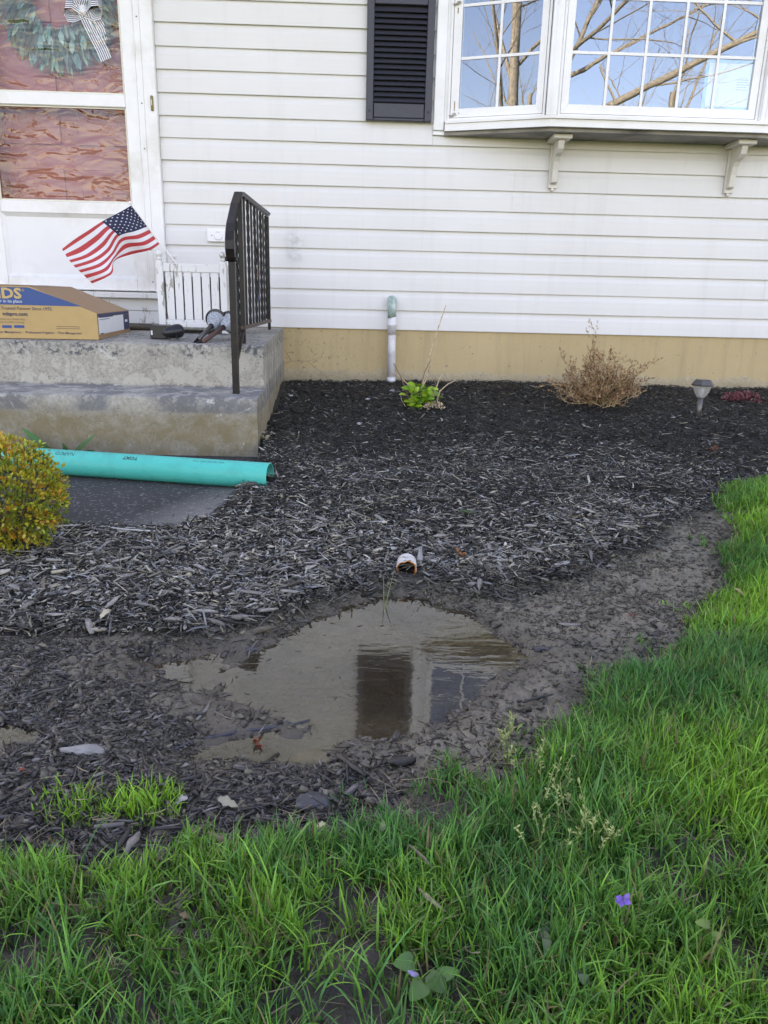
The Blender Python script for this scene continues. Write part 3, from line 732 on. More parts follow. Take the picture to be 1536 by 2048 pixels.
# scrolled brackets under the bay
for xb in (1.072, 2.105):
    m = MB(); s_ = .026
    pr = [(4.628, 1.655), (4.628, 1.430), (4.612, 1.428), (4.600, 1.436), (4.597, 1.452), (4.590, 1.50), (4.578, 1.54), (4.560, 1.565), (4.530, 1.578), (4.508, 1.596), (4.498, 1.625), (4.496, 1.655)]
    m.prism([(y, z) for y, z in pr][::-1], 'x', xb - s_ * .62, xb + s_ * .62)
    m.box((xb - s_, 4.6285, 1.405), (xb + s_, 4.646, 1.640), .003)
    m.box((xb - .052, 4.47, 1.6405), (xb + .052, 4.646, 1.6645), .003); m.box((xb - s_ * .35, 4.626, 1.392), (xb + s_ * .35, 4.646, 1.4045), .002)
    m.build('bracket', simple('bracket_paint', (.66, .63, .57), .5, .06, 14, .1, dirt=(.5, .46, .40)), bay)
# taped paper inside the window
pn = thing('paper_notice', 'white paper sheet taped with blue tape inside the bay window', 'notice', (1.9, 4.46, 1.8))
px0, px1, pz0, pz1 = 1.815 - A1.x - .031, 2.065 - A1.x - .031, 1.808, 2.030
m = MB(); m.box((px0, .0125, pz0), (px1, .0131, pz1), 0, M=Mm); m.build('sheet', PAPER, pn)
for (a, b, c_, d_) in ((px0 - .012, px0 + .006, pz0 - .008, pz1 + .008), (px1 - .006, px1 + .012, pz0 - .008, pz1 + .008), (px0 + .0065, px1 - .0065, pz0 - .008, pz0 + .006), (px0 + .0065, px1 - .0065, pz1 - .006, pz1 + .008)):
    m = MB(); m.box((a, .0110, c_), (b, .0120, d_), 0, M=Mm); m.build('tape_strip', TAPE, pn)
m = MB()
for i, (q, r) in enumerate(((.62, .09), (.62, .085), (.60, .1), (.63, .08), (.62, .09))):
    m.box((px0 + .165, .0119, 1.945 - i * .012), (px0 + .165 + r * .7, .0123, 1.948 - i * .012), 0, M=Mm)
m.build('faint_print', GREYP, pn)

# ------------------------------------------------------------------ shutter
sh = thing('window_shutter', 'charcoal louvred shutter beside the bay window', 'shutter', (.167, WY, 1.73))
SX0, SX1, SZ0, SZ1 = -.018, .352, 1.731, 2.93
m = MB(); m.box((SX0, 4.616, SZ0), (SX0 + .040, 4.649, SZ1), .003); m.box((SX1 - .040, 4.616, SZ0), (SX1, 4.649, SZ1), .003)
m.box((SX0 + .0405, 4.618, SZ0), (SX1 - .0405, 4.649, SZ0 + .014), .003); m.box((SX0 + .0405, 4.618, SZ1 - .05), (SX1 - .0405, 4.649, SZ1), .003); m.box((SX0 + .0405, 4.618, 2.300), (SX1 - .0405, 4.649, 2.345), .003)
m.build('frame', SHUT, sh)
m = MB(); m.box((SX0 + .041, 4.624, SZ0 + .0145), (SX1 - .041, 4.648, SZ0 + .092), .005); m.build('bottom_panel', SHUT, sh)
zl = SZ0 + .094
lm = None
while zl < SZ1 - .07:
    if not (2.285 < zl < 2.345):
        if lm is None:
            m = MB(); m.prism([(4.620, 0), (4.618, .003), (4.642, .030), (4.646, .028)], 'x', SX0 + .041, SX1 - .041); lo = m.build('louver', SHUT, sh); lm = lo.data; lo.location = lo.location + Vector((0, 0, zl))
        else:
            lo = link('louver', lm, sh); lo.location = (0, 0, zl)
    zl += .0275
m = MB(); m.box((SX0 + .041, 4.6465, SZ0 + .093), (SX1 - .041, 4.6485, SZ1 - .051), 0); m.build('backing', SHUT, sh)
for (x_, z_) in ((SX0 + .02, SZ0 + .048), (SX1 - .02, SZ0 + .048)):
    m = MB(); m.lathe([(.006, 0), (.006, .002), (.003, .004)], Matrix.Translation((x_, 4.6165, z_)) @ Matrix.Rotation(R_(90), 4, 'X'), 10); m.build('screw', BLACKP, sh)

# ------------------------------------------------------------------ storm door with casing
dr = thing('storm_door', 'white storm door with two wavy panes and a lower kick panel', 'door', (-1.73, 4.64, .77))
m = MB(); m.box((-1.250, 4.618, .770), (-1.181, 4.72, 2.94), .004); m.box((-2.31, 4.618, .770), (-2.235, 4.72, 2.94), .004); m.box((-2.2345, 4.618, 2.85), (-1.2505, 4.72, 2.94), .004); m.build('casing', WHITE, dr)
DX0, DX1, DZ0 = -2.215, -1.285, .776
m = MB()
m.box((-1.357, 4.630, DZ0), (DX1, 4.668, 2.84), .003); m.box((DX0, 4.630, DZ0), (-2.113, 4.668, 2.84), .003)
m.box((-2.1125, 4.630, 1.757), (-1.3575, 4.668, 1.822), .004); m.box((-2.1125, 4.630, 1.196), (-1.3575, 4.668, 1.262), .004)
m.box((-2.1125, 4.630, DZ0), (-1.3575, 4.668, .842), .004); m.box((-2.1125, 4.630, 2.76), (-1.3575, 4.668, 2.84), .004)
m.build('frame', WHITE, dr)
m = MB(); m.box((-2.1125, 4.650, .8425), (-1.3575, 4.662, 1.1955), .001); m.build('kick_panel', simple('kick_panel_vinyl', (.77, .775, .775), .35, .03, 6, .05, dirt=(.66, .66, .65), dscale=2), dr)
# bevel moulding round the kick panel
m = MB()
for a, b, c_, d_ in (((-2.1125, .8425), (-1.3575, .8425), (-1.375, .862), (-2.095, .862)), ((-1.3575, .8425), (-1.3575, 1.1955), (-1.375, 1.176), (-1.375, .862)), ((-1.3575, 1.1955), (-2.1125, 1.1955), (-2.095, 1.176), (-1.375, 1.176)), ((-2.1125, 1.1955), (-2.1125, .8425), (-2.095, .862), (-2.095, 1.176))):
    m.add([(a[0], 4.634, a[1]), (b[0], 4.634, b[1]), (c_[0], 4.6495, c_[1]), (d_[0], 4.6495, d_[1])], [(0, 1, 2, 3)])
m.build('moulding', WHITE, dr)
for z0, z1 in ((1.8225, 2.7595), (1.2625, 1.7565)):
    m = MB(); m.quad((-2.112, 4.652, z0), (-1.358, 4.652, z0), (-1.358, 4.652, z1), (-2.112, 4.652, z1)); g_ = m.build('glass_pane', DGLASS, dr)
    m = MB()
    m.box((-2.1124, 4.640, z0), (-2.103, 4.650, z1), .001); m.box((-1.367, 4.640, z0), (-1.3576, 4.650, z1), .001); m.box((-2.1025, 4.640, z0), (-1.3675, 4.650, z0 + .008), .001); m.box((-2.1025, 4.640, z1 - .008), (-1.3675, 4.650, z1), .001)
    m.build('glazing_bead', simple('almond_bead', (.72, .68, .56), .5, .05, 12, 0), g_)
m = MB(); m.box((-1.2845, 4.622, .778), (-1.2505, 4.640, 2.84), .002); m.build('hinge_rail', WHITE, dr)
for z0, z1 in ((.86, .92), (1.30, 1.36), (1.36, 1.42), (2.02, 2.12), (.92, .98)):
    m = MB(); m.tube([(-1.2840, 4.6215, z0), (-1.2840, 4.6215, z1 - .002)], .0042, 8); m.build('hinge_knuckle', WHITE, dr)
for z_ in (1.01, 1.55, 1.78, .83, 2.2):
    m = MB(); m.lathe([(.004, 0), (.004, .001), (.002, .002)], Matrix.Translation((-1.264, 4.6215, z_)) @ Matrix.Rotation(R_(90), 4, 'X'), 8); m.build('screw', STEEL, dr)
m = MB(); m.box((-2.30, 4.57, .735), (-1.195, 4.70, .7685), .004); m.build('threshold', PEEL2, dr)
m = MB(); m.box((-2.30, 4.612, .665), (-1.195, 4.68, .7345), .003); m.box((-2.30, 4.618, .575), (-1.195, 4.68, .6645), .003); m.build('sill_board', PEEL2, dr)
# bell push on the casing
db = thing('doorbell', 'slim brass doorbell with a lit push button on the white door casing', 'doorbell', (-1.206, 4.617, 1.74))
m = MB(); m.box((-1.2125, 4.608, 1.742), (-1.1985, 4.6175, 1.818), .003); m.build('plate', BRASS, db)
m = MB(); m.box((-1.2085, 4.604, 1.767), (-1.2025, 4.6075, 1.797), .0015); m.build('push_button', GLOWW, db)
# red front door behind the storm door
fd = thing('front_door', 'brick red panelled front door seen through the wavy storm panes', 'door', (-1.73, 4.78, .8))
m = MB(); m.box((-2.22, 4.775, .78), (-1.25, 4.82, 2.84), .003); m.build('slab', REDDOOR, fd)
for (x0, x1) in ((-2.10, -1.78), (-1.68, -1.36)):
    for (z0, z1) in ((.95, 1.45), (1.58, 2.1), (2.2, 2.7)):
        m = MB(); m.box((x0, 4.764, z0), (x1, 4.7745, z1), .010); m.build('raised_panel', REDDOOR, fd)
m = MB(); m.lathe([(.012, 0), (.012, .03), (.028, .036), (.03, .055), (.02, .066)], Matrix.Translation((-2.13, 4.775, 1.72)) @ Matrix.Rotation(R_(90), 4, 'X'), 16); m.build('door_knob', BRASS, fd)
m = MB(); m.box((-2.42, 4.74, .60), (-2.236, 4.84, 2.9), 0); m.box((-1.2495, 4.7205, .60), (-1.10, 4.84, 2.9), 0); m.box((-2.235, 4.70, .60), (-1.25, 4.84, .7795), 0); m.build('jamb', WHITE, fd)

# ------------------------------------------------------------------ leaf helper
def leaf_batch(items, nseg=3):
    """items: (base, direction, normal, length, width, rgb, droop, cup) -> V, F, col"""
    V = []; F = []; C = []
    for (b, d, nrm, L, Wd, col, droop, prof_) in items:
        d = Vector(d).normalized(); s = d.cross(Vector(nrm)).normalized(); n = s.cross(d).normalized(); o = len(V); b = Vector(b)
        for i in range(nseg + 1):
            t = i / nseg; wv = prof_(t) * Wd * .5
            c_ = b + d * (L * t) - n * 0 + n * (-droop * L * t * t)
            f_ = .75 + .5 * t
            for sgn, up in ((-1, .18), (0, 0), (1, .18)):
                V.append(c_ + s * (sgn * wv) + n * (up * wv)); k = f_ * (1.12 if sgn == 0 else 1.0); C.append([x * k for x in col])
        for i in range(nseg):
            for k in (0, 1):
                a = o + i * 3 + k; F.append((a, a + 1, a + 4, a + 3))
    return np.array([v[:] for v in V]), np.array(F), np.array(C)
oval = lambda t: max(.04, math.sin(math.pi * (.06 + .92 * t)) ** .8)
obov = lambda t: max(.08, math.sin(math.pi * (t ** 1.25) * .96 + .03) ** .75)
lance = lambda t: max(.03, math.sin(math.pi * (.05 + .93 * t ** .8)))
def rv(s=1.0): return Vector((random.uniform(-s, s), random.uniform(-s, s), random.uniform(-s, s)))
def jit(c_, a=.2):
    k = random.uniform(1 - a, 1 + a); return [max(0, x * k * random.uniform(1 - a * .4, 1 + a * .4)) for x in c_]

# wreath with a striped bow, hung on the red door
wr = thing('wreath', 'teal green leafy wreath hanging behind the upper storm pane', 'wreath', (-1.73, 4.72, 2.33))
wc = Vector((-1.725, 4.730, 2.29)); it = []
for i in range(1150):
    a = random.uniform(0, 2 * math.pi); r = random.uniform(.12, .285)
    p = wc + Vector((math.cos(a) * r, random.uniform(-.03, .01), math.sin(a) * r))
    d = Vector((math.cos(a) * .5, -.25, math.sin(a) * .5 - .75)) + rv(.35)
    big = random.random() < .12
    colr = random.choice([(.08, .27, .22), (.12, .32, .27), (.025, .09, .045), (.20, .37, .25), (.03, .11, .07), (.02, .07, .03)])
    if p.x < wc.x - .10 and random.random() < .6: colr = (.06, .095, .018)
    it.append((p, d, (rv(.4) + Vector((0, -1, .2))), random.uniform(.05, .10) * (1.15 if big else 1), random.uniform(.012, .03) * (1.5 if big else 1), jit(colr, .3), .15, oval))
for i in range(6):
    it.append((wc + Vector((-.10 + i * .06, -.035, -.19 + .02 * (i % 3))), (random.uniform(-.2, .2), -.1, -1), (0, -1, 0), .07, .032, jit((.28, .46, .40), .15), .1, oval))
V_, F_, C_ = leaf_batch(it)
tag(np_mesh('leaves', V_, F_, LEAF, wr, col=C_, smooth=True), kind='stuff')
m = MB(); m.tube([wc + Vector((math.cos(a) * .16, .012, math.sin(a) * .16)) for a in np.linspace(0, 2 * math.pi, 33)], .012, 6)
for i in range(40):
    a = random.uniform(0, 2 * math.pi); p = wc + Vector((math.cos(a) * .16, 0, math.sin(a) * .16)); m.tube([p, p + Vector((math.cos(a) * .07, -.02, math.sin(a) * .07 - .05)) + rv(.03)], .0022, 4)
m.build('vine_ring', simple('grapevine', (.05, .04, .025), .8, .3, 40, .2), wr)
bw = thing('bow', 'white ribbon bow with thin navy stripes on the wreath', 'bow', (-1.56, 4.69, 2.30))
def ribbon(name, path, wdt, side, ns=5):
    ns = 5
    """striped along its length: alternate strips across the width"""
    m = MB(); path = [Vector(p) for p in path]; n = len(path); k = ns * 2 + 1
    for i, p in enumerate(path):
        s = Vector(side[i] if isinstance(side, list) else side).normalized()
        for j in range(k + 1): m.v.append(tuple(p + s * (wdt * (j / k - .5))))
    for i in range(n - 1):
        for j in range(k):
            a = i * (k + 1) + j; m.f.append((a, a + 1, a + k + 2, a + k + 1)); m.m.append(j % 2)
    return m.build(name, [RIBW, RIBB], bw)
bc = W(168, 22, 4.685)
ribbon('tail', [bc + Vector(p) for p in ((0, -.012, 0), (.02, -.014, -.05), (.05, -.012, -.115), (.085, -.010, -.185), (.105, -.012, -.235))], .062, (.9, .1, .42))
ribbon('tail', [bc + Vector(p) for p in ((.01, -.004, .01), (.05, -.006, -.03), (.085, -.004, -.085), (.10, .0, -.14))], .062, (.8, .3, .5), 11)
ribbon('loop', [bc + Vector(p) for p in ((0, -.010, 0), (-.05, -.03, .03), (-.085, -.03, .028), (-.095, -.015, .0), (-.085, 0, -.028), (-.05, 0, -.03), (0, -.004, -.012))], .070, (.06, .55, 1), 10)
ribbon('loop', [bc + Vector(p) for p in ((0, -.010, 0), (.05, -.03, .04), (.09, -.03, .045), (.105, -.015, .02), (.09, 0, -.01), (.05, 0, -.02), (0, -.004, -.008))], .070, (-.12, .55, 1), 10)
ribbon('loop', [bc + Vector(p) for p in ((0, -.014, .01), (-.02, -.04, .06), (0, -.045, .10), (.03, -.03, .06), (.005, -.012, .01))], .060, (1, .4, .1), 9)
m = MB(); m.box(tuple(bc + Vector((-.016, -.030, -.022))), tuple(bc + Vector((.016, -.006, .022))), .008); m.build('knot', RIBW, bw)

# ------------------------------------------------------------------ outlet box on the siding
ob_ = thing('outdoor_outlet', 'white outdoor outlet with a round flip cover on the siding', 'outlet', (-.88, 4.645, 1.06))
m = MB(); m.box((-.936, 4.628, 1.064), (-.812, 4.654, 1.137), .004); m.build('plate', VINYLW, ob_)
m = MB(); M = Matrix.Translation((-.869, 4.6282, 1.099)) @ Matrix.Rotation(R_(90), 4, 'X'); m.lathe([(.026, 0), (.026, .003), (.023, .0055), (.0, .0062)], M, 28); m.box((-.011, .017, .003), (.011, .027, .009), .002, M=M); m.build('flip_cover', VINYLW, ob_)
m = MB(); m.lathe([(.0035, 0), (.0035, .001), (.002, .0018)], Matrix.Translation((-.907, 4.6278, 1.099)) @ Matrix.Rotation(R_(90), 4, 'X'), 10); m.build('screw', STEEL, ob_)

# ------------------------------------------------------------------ sump discharge pipe on the wall
sp_ = thing('discharge_pipe', 'white PVC discharge pipe with green copper elbow against the foundation', 'pipe', (.163, 4.60, .26))
YP = 4.598
m = MB(); m.tube([(.160, YP, .668), (.163, YP, .285)], .0235, 20); m.build('pipe', PVC, sp_, True)
m = MB(); m.lathe([(.0262, 0), (.0262, .052), (.0285, .054), (.0285, .062), (.0262, .064), (.0262, .100), (.025, .104)], Matrix.Translation((.1585, YP, .560)), 22); m.build('coupling', PVC, sp_, True)
m = MB(); m.tube([(.157, YP, .655), (.157, YP, .72), (.157, YP + .008, .745), (.157, YP + .025, .759), (.157, YP + .07, .762)], [.0262, .0262, .0272, .0262, .0262], 20); m.build('elbow', COPPER, sp_, True)
m = MB(); m.lathe([(.0262, 0), (.0262, .032)], Matrix.Translation((.163, YP, .272)), 22)
for k in range(5):
    a = R_(200 + k * 40); m.add([Vector((.163, YP, .2718)) + Vector((math.cos(a + da) * .0262, math.sin(a + da) * .0262, dz)) for da, dz in ((-.32, 0), (.32, 0), (0, -.022))], [(0, 1, 2)])
m.build('torn_sleeve', PVC, sp_, True)

# ------------------------------------------------------------------ handrail
hr = thing('handrail', 'black iron handrail with twisted balusters at the right edge of the steps', 'handrail', (-.55, 3.9, .38))
RX = -.558
def rail_x(y): return -.545 - .012 * (y - 3.2)
TOPZ = 1.196
cap = [(rail_x(4.47), 4.47, TOPZ + .012), (rail_x(4.0), 4.0, TOPZ + .006), (rail_x(3.48), 3.48, TOPZ), (rail_x(3.40), 3.40, TOPZ - .008), (rail_x(3.3), 3.30, 1.135), (rail_x(3.18), 3.175, 1.048), (rail_x(3.14), 3.145, 1.015), (rail_x(3.13), 3.130, .985), (rail_x(3.13), 3.128, .955), (rail_x(3.13), 3.140, .925), (rail_x(3.13), 3.150, .918)]
def flatbar(name, pts, wx, h, mat):
    """bar running in the YZ plane: width along X, thickness across the path"""
    m = MB(); n = len(pts); vs = []
    for i, p in enumerate(pts):
        a = Vector(pts[max(i - 1, 0)]); b = Vector(pts[min(i + 1, n - 1)]); t = (b - a).normalized(); nn = Vector((0, -t.z, t.y))
        p = Vector(p)
        for (sx, sn) in ((-1, -.6), (-.6, 1), (.6, 1), (1, -.6), (.8, -1), (-.8, -1)): vs.append(p + Vector((sx * wx / 2, 0, 0)) + nn * (sn * h / 2))
    k = 6; fs = []
    for i in range(n - 1):
        for j in range(k): fs.append((i * k + j, i * k + (j + 1) % k, (i + 1) * k + (j + 1) % k, (i + 1) * k + j))
    fs += [tuple(range(k))[::-1], tuple(range((n - 1) * k, n * k))]
    m.add(vs, fs); return m.build(name, mat, hr)
flatbar('top_rail', cap, .036, .018, IRON)
m = MB(); m.tube([(rail_x(3.13) - .024, 3.152, .916), (rail_x(3.13) + .024, 3.152, .916)], .009, 10); m.build('scroll', IRON, hr)
def bar(name, p, q, s, mat=IRON, tw=0, n=12):
    m = MB(); p = Vector(p); q = Vector(q)
    k = n if tw else 2
    m.tube([p + (q - p) * (i / (k - 1)) for i in range(k)], s * .707, 4, twist=tw); return m.build(name, mat, hr)
bar('post', (rail_x(3.17), 3.172, .372), (rail_x(3.17), 3.172, 1.030), .026)
bar('post', (rail_x(3.42), 3.425, .566), (rail_x(3.42), 3.425, TOPZ - .01), .020)
bar('post', (rail_x(4.46), 4.455, .580), (rail_x(4.46), 4.455, TOPZ), .016)
bar('bottom_rail', (rail_x(3.40), 3.405, .637), (rail_x(4.5), 4.50, .628), .016, simple('rusty_iron', (.05, .026, .020), .5, .4, 40, .3, dirt=(.13, .06, .04), dscale=14))
bar('stair_rail', (rail_x(3.43), 3.43, .630), (rail_x(3.18), 3.185, .500), .016)
for i, y in enumerate(np.linspace(3.55, 4.36, 8)):
    x = rail_x(y); tw = i % 2 == 1
    if tw: bar('baluster', (x, y, .640), (x, y, TOPZ - .006), .0115, tw=.42, n=46)
    else: bar('baluster', (x, y, .640), (x, y, TOPZ - .006), .0100)
bar('baluster', (rail_x(3.30), 3.30, .568), (rail_x(3.30), 3.30, 1.130), .0115, tw=.42, n=46)
for s_ in (-1, 1):
    for zz in (.82, .98):
        m = MB()
        pts = [(rail_x(3.94), 3.94 + s_ * (.012 + .045 * t) * math.cos(t * 5), zz + (.012 + .045 * t) * math.sin(t * 5)) for t in np.linspace(0, 1, 18)]
        m.tube(pts, .005, 5); m.build('scrollwork', IRON, hr)
m = MB(); m.box((rail_x(3.94) - .004, 3.925, .86), (rail_x(3.94) + .004, 3.965, .90), .003); m.build('red_ornament', simple('faded_red_paint', (.20, .05, .045), .5, .3, 40, 0), hr)
m = MB(); m.box((rail_x(4.0) - .004, 3.985, .75), (rail_x(4.0) + .004, 4.02, .84), .003); m.build('blue_ornament', simple('faded_blue_paint', (.03, .06, .17), .5, .3, 40, 0), hr)

# ------------------------------------------------------------------ slatted planter box
pl = thing('planter_box', 'peeling white slatted planter box with ball finials beside the storm door', 'planter', (-.885, 4.11, .575))
PM = Matrix.Translation((-1.045, 3.965, 0)) @ Matrix.Rotation(R_(1.5), 4, 'Z'); PW = .318; PDp = .318; z0, z1 = .578, .918
for (x, y) in ((0, 0), (PW, 0), (0, PDp), (PW, PDp)):
    m = MB(); m.box((x - .017, y - .017, z0), (x + .017, y + .017, z1 + .012), .003, M=PM); po = m.build('post', PEEL, pl)
    m = MB(); m.lathe([(.011, 0), (.011, .006), (.016, .009), (.009, .014), (.009, .018), (.015, .023), (.0185, .032), (.016, .042), (.008, .049), (.001, .050)], PM @ Matrix.Translation((x, y, z1 + .0122)), 16); m.build('finial', PEEL, po, True)
def panel(p, q, front=True):
    d = Vector((q[0] - p[0], q[1] - p[1], 0)); L = d.length; a = math.atan2(d.y, d.x); M = PM @ Matrix.Translation((p[0], p[1], 0)) @ Matrix.Rotation(a, 4, 'Z')
    m = MB(); m.box((.0175, -.010, z1 - .040), (L - .0175, .010, z1), .002, M=M); m.build('top_rail', PEEL, pl)
    m = MB(); m.box((.0175, -.010, z0 + .028), (L - .0175, .010, z0 + .066), .002, M=M); m.build('bottom_rail', PEEL, pl)
    n = 6; wv = (L - .035 - .010) / n
    for i in range(n):
        x = .0175 + .005 + wv * (i + .5)
        m = MB(); m.box((x - wv * .5 + .0035, -.006, z0 + .0665), (x + wv * .5 - .0035, .006, z1 - .0405), .0015, M=M); m.build('slat', PEEL, pl)
panel((0, 0), (PW, 0)); panel((PW, 0), (PW, PDp)); panel((PW, PDp), (0, PDp)); panel((0, PDp), (0, 0))
m = MB(); m.box((.02, .02, z0 + .03), (PW - .02, PDp - .02, z1 - .06), .002, M=PM); m.build('liner', DARK, pl)

# ------------------------------------------------------------------ stick flag
fl = thing('stick_flag', 'small American flag on a white stick leaning out of the planter', 'flag', (-1.0, 4.08, .86))
YF = 4.04
pa, pb = W(262, 408, YF - .02), W(348, 521, YF + .04)
pdir = (pa - pb).normalized()
m = MB(); m.tube([pb - pdir * .06, pa + pdir * .004], .0042, 8); m.build('pole', VINYLW, fl)
m = MB(); m.lathe([(.004, -.004), (.008, 0), (.009, .006), (.006, .012), (.001, .015)], Matrix.Translation(pa) @ pdir.to_track_quat('Z', 'Y').to_matrix().to_4x4(), 12); m.build('finial', VINYLW, fl, True)
# control curves traced for the top and bottom hem, middle rows between; depth waves give the folds
ctl = [[(264, 410), (240, 424), (204, 443), (178, 460), (150, 478), (124, 498)],
       [(278, 431), (256, 440), (222, 458), (198, 482), (166, 505), (135, 516)],
       [(292, 450), (268, 459), (236, 470), (216, 500), (188, 520), (149, 533)],
       [(306, 470), (283, 482), (248, 487), (228, 512), (206, 536), (166, 549)],
       [(319, 488), (300, 500), (262, 509), (229, 522), (223, 548), (184, 567)]]
ctl = np.array(ctl, float); dep = np.array([0, .012, .03, -.005, -.035, -.01])
def cr(p, t):
    n = len(p) - 1; f = t * n; i = min(int(f), n - 1); u = f - i
    a, b, c_, d = p[max(i - 1, 0)], p[i], p[i + 1], p[min(i + 2, n)]
    return .5 * ((2 * b) + (-a + c_) * u + (2 * a - 5 * b + 4 * c_ - d) * u * u + (-a + 3 * b - 3 * c_ + d) * u ** 3)
def flag_pt(u, v):
    q = np.array([cr(row, u) for row in ctl]); p = cr(q, v); dy = cr(dep, u) * (.4 + v) + .010 * math.sin(u * 9 + v * 3)
    return W(p[0], p[1], YF - .02 + .05 * v * .8 + dy - .05 * u)
NU, SUB = 40, 3; m = MB()
for j in range(13 * SUB + 1):
    for i in range(NU + 1): m.v.append(tuple(flag_pt(i / NU, j / (13 * SUB))))
for j in range(13 * SUB):
    for i in range(NU):
        a = j * (NU + 1) + i; m.f.append((a, a + 1, a + NU + 2, a + NU + 1)); row = j // SUB
        m.m.append(2 if (row < 7 and i < NU * .4) else (0 if row % 2 == 0 else 1))
fco = m.build('cloth', [RED, FWHITE, NAVY], fl, True)
m = MB()
for r in range(9):
    for c_ in range(6 if r % 2 == 0 else 5):
        u0 = (.4 / 12) * (1 + 2 * c_ + (r % 2)); v0 = (7 / 13) * (r + 1) / 10
        pts = []
        for k in range(10):
            rr = (.0125 if k % 2 == 0 else .0052); a = math.pi / 2 + k * math.pi / 5
            pts.append(flag_pt(u0 + rr * math.cos(a) * .95, v0 - rr * math.sin(a) * 1.7) + Vector((0, -.0012, 0)))
        m.add(pts, [(i, (i + 1) % 10, 10) for i in range(10)] if False else [tuple(range(10))])
m.build('stars', FWHITE, fco)

# ------------------------------------------------------------------ cardboard box
cb = thing('cardboard_box', 'long kraft cardboard box with blue print lying on the landing', 'box', (-1.6, 3.7, .57))
ex = Vector((-.9975, -.0708, 0)); ey = Vector((-.0708, .9975, 0)); B0_ = Vector((-1.193, 3.425, .5695))
def bl(a, d, h): return B0_ + ex * a + ey * d + Vector((0, 0, h))
def bpx(px, py):
    """(along, height) on the box front under a pixel"""
    d = ray(px, py); o = Vector((0, 0, CAMZ)); dv = Vector(d); n = ey; t = (B0_ - o).dot(n) / dv.dot(n); p = o + dv * t - B0_
    return p.dot(ex), p.z
hr_, = [bpx(199, 627)[1]]; aT, hT = bpx(57, 572); LB, DB = 1.18, .60
pf = [(0, 0), (0, hr_), (aT, hT), (LB - aT, hT), (LB, hr_), (LB, 0)]
m = MB()
fr_ = [bl(a, 0, h) for a, h in pf]; bk = [bl(a, DB, h) for a, h in pf]
m.add(fr_ + bk, [(0, 1, 2, 3, 4, 5)[::-1]], 1); m.add(fr_ + bk, [(6, 7, 8, 9, 10, 11)], 0)
for i in range(6): m.add([fr_[i], fr_[(i + 1) % 6], bk[(i + 1) % 6], bk[i]], [(0, 1, 2, 3)], 0)
bo = m.build('carton', [CARD, CARDY], cb)
m = MB(); m.add([bl(aT - .003, -.004, hT + .001), bl(LB - aT, -.004, hT + .001), bl(LB - aT, DB * .49, hT + .006), bl(aT - .003, DB * .49, hT + .004)], [(0, 1, 2, 3)]); m.add([bl(aT - .003, DB * .51, hT + .003), bl(LB - aT, DB * .51, hT + .005), bl(LB - aT, DB, hT + .001), bl(aT - .003, DB, hT + .001)], [(0, 1, 2, 3)]); m.build('flap', CARD, cb)
def face(pts, name, mat, off=.0012):
    m = MB(); m.add([bl(a, -off, h) for a, h in pts], [tuple(range(len(pts)))]); return m.build(name, mat, cb)
b1 = bpx(164, 613); sl = (hT - hr_) / aT
bt = lambda a: hr_ + sl * min(a, aT)
face([(b1[0], b1[1]), (aT, hT - .006), (LB - aT, hT - .006), (LB - .2, b1[1] + .004)][::-1], 'blue_band', BLUEP)
lt = MB(); gold = MB(); navy = MB(); wht = MB(); gry = MB(); gry2 = MB()
def print_on(mb, txt, px, py, cap_px, bold=.0, align='RIGHT', off=.0022, wscale=1.0):
    a, h = bpx(px, py); a2, h2 = bpx(px, py - cap_px); size = (h2 - h) / .70
    v, f = text_mesh(txt, size, bold, align)
    mb.add([bl(a - x * wscale, -off, h + y) for x, y, z in v], f)
print_on(gold, 'NDS', 44, 596.5, 20, .035, wscale=1.18); print_on(gold, '®', 49, 583, 5)
print_on(wht, 'We put water in its place', 45, 605.5, 6.2, .0, off=.0026)
print_on(navy, 'Reliable & Trusted Partner Since 1972', 104, 621, 6.3, .002)
print_on(navy, 'ndspro.com', 56, 631.5, 7.2, .022)
print_on(gry, 'Download our Mobile App', 51, 640.5, 4, .0); print_on(gry2, 'Search for NDS Catalog', 49, 646.5, 4, .0)
print_on(navy, 'Residential Stormwater Management  ·  Professional Irrigation  ·  Flow Management', 164, 668.5, 4.4, .004)
for k in range(2):
    (a0, h0), (a1, h1) = bpx(113, 652 + k * 4), bpx(160, 653.5 + k * 4); face([(a0, h0), (a1, h0 - .0006), (a1, h0 - .0030), (a0, h0 - .0024)][::-1], 'fine_print', GREYP)
for mb, nm, mt in ((gold, 'logo_lettering', GOLDP), (navy, 'navy_lettering', NAVYP), (wht, 'white_lettering', WHITEP), (gry, 'grey_lettering', GREYP), (gry2, 'grey_lettering', GREYP)): mb.build(nm, mt, cb)
for (x0, x1) in ((4, 24), (28, 49)):
    (a0, h0), (a1, h1) = bpx(x0, 650), bpx(x1, 656)
    face([(a0, h0), (a1, h0), (a1, h1), (a0, h1)][::-1], 'app_badge', BLUEP)
# end label
def efc(d0, d1, h0, h1, name, mat, off):
    m = MB(); m.add([bl(-off, d0, h0), bl(-off, d1, h0), bl(-off, d1, h1), bl(-off, d0, h1)], [(0, 1, 2, 3)]); return m.build(name, mat, cb)
efc(.012, .588, hr_ - .016, hr_ - .003, 'label_header', NAVYP, .0012); efc(.012, .470, .022, hr_ - .018, 'label', WHITEP, .0012); efc(.472, .588, .022, hr_ - .018, 'label_side', NAVYP, .0012)
for k, (d0, d1, hh, th) in enumerate(((.03, .27, .101, .006), (.03, .20, .092, .0025), (.03, .08, .030, .004), (.50, .55, .066, .012))): efc(d0, d1, hh - .008, hh - .008 + th, 'label_print', NAVYP if k < 3 else WHITEP, .002)

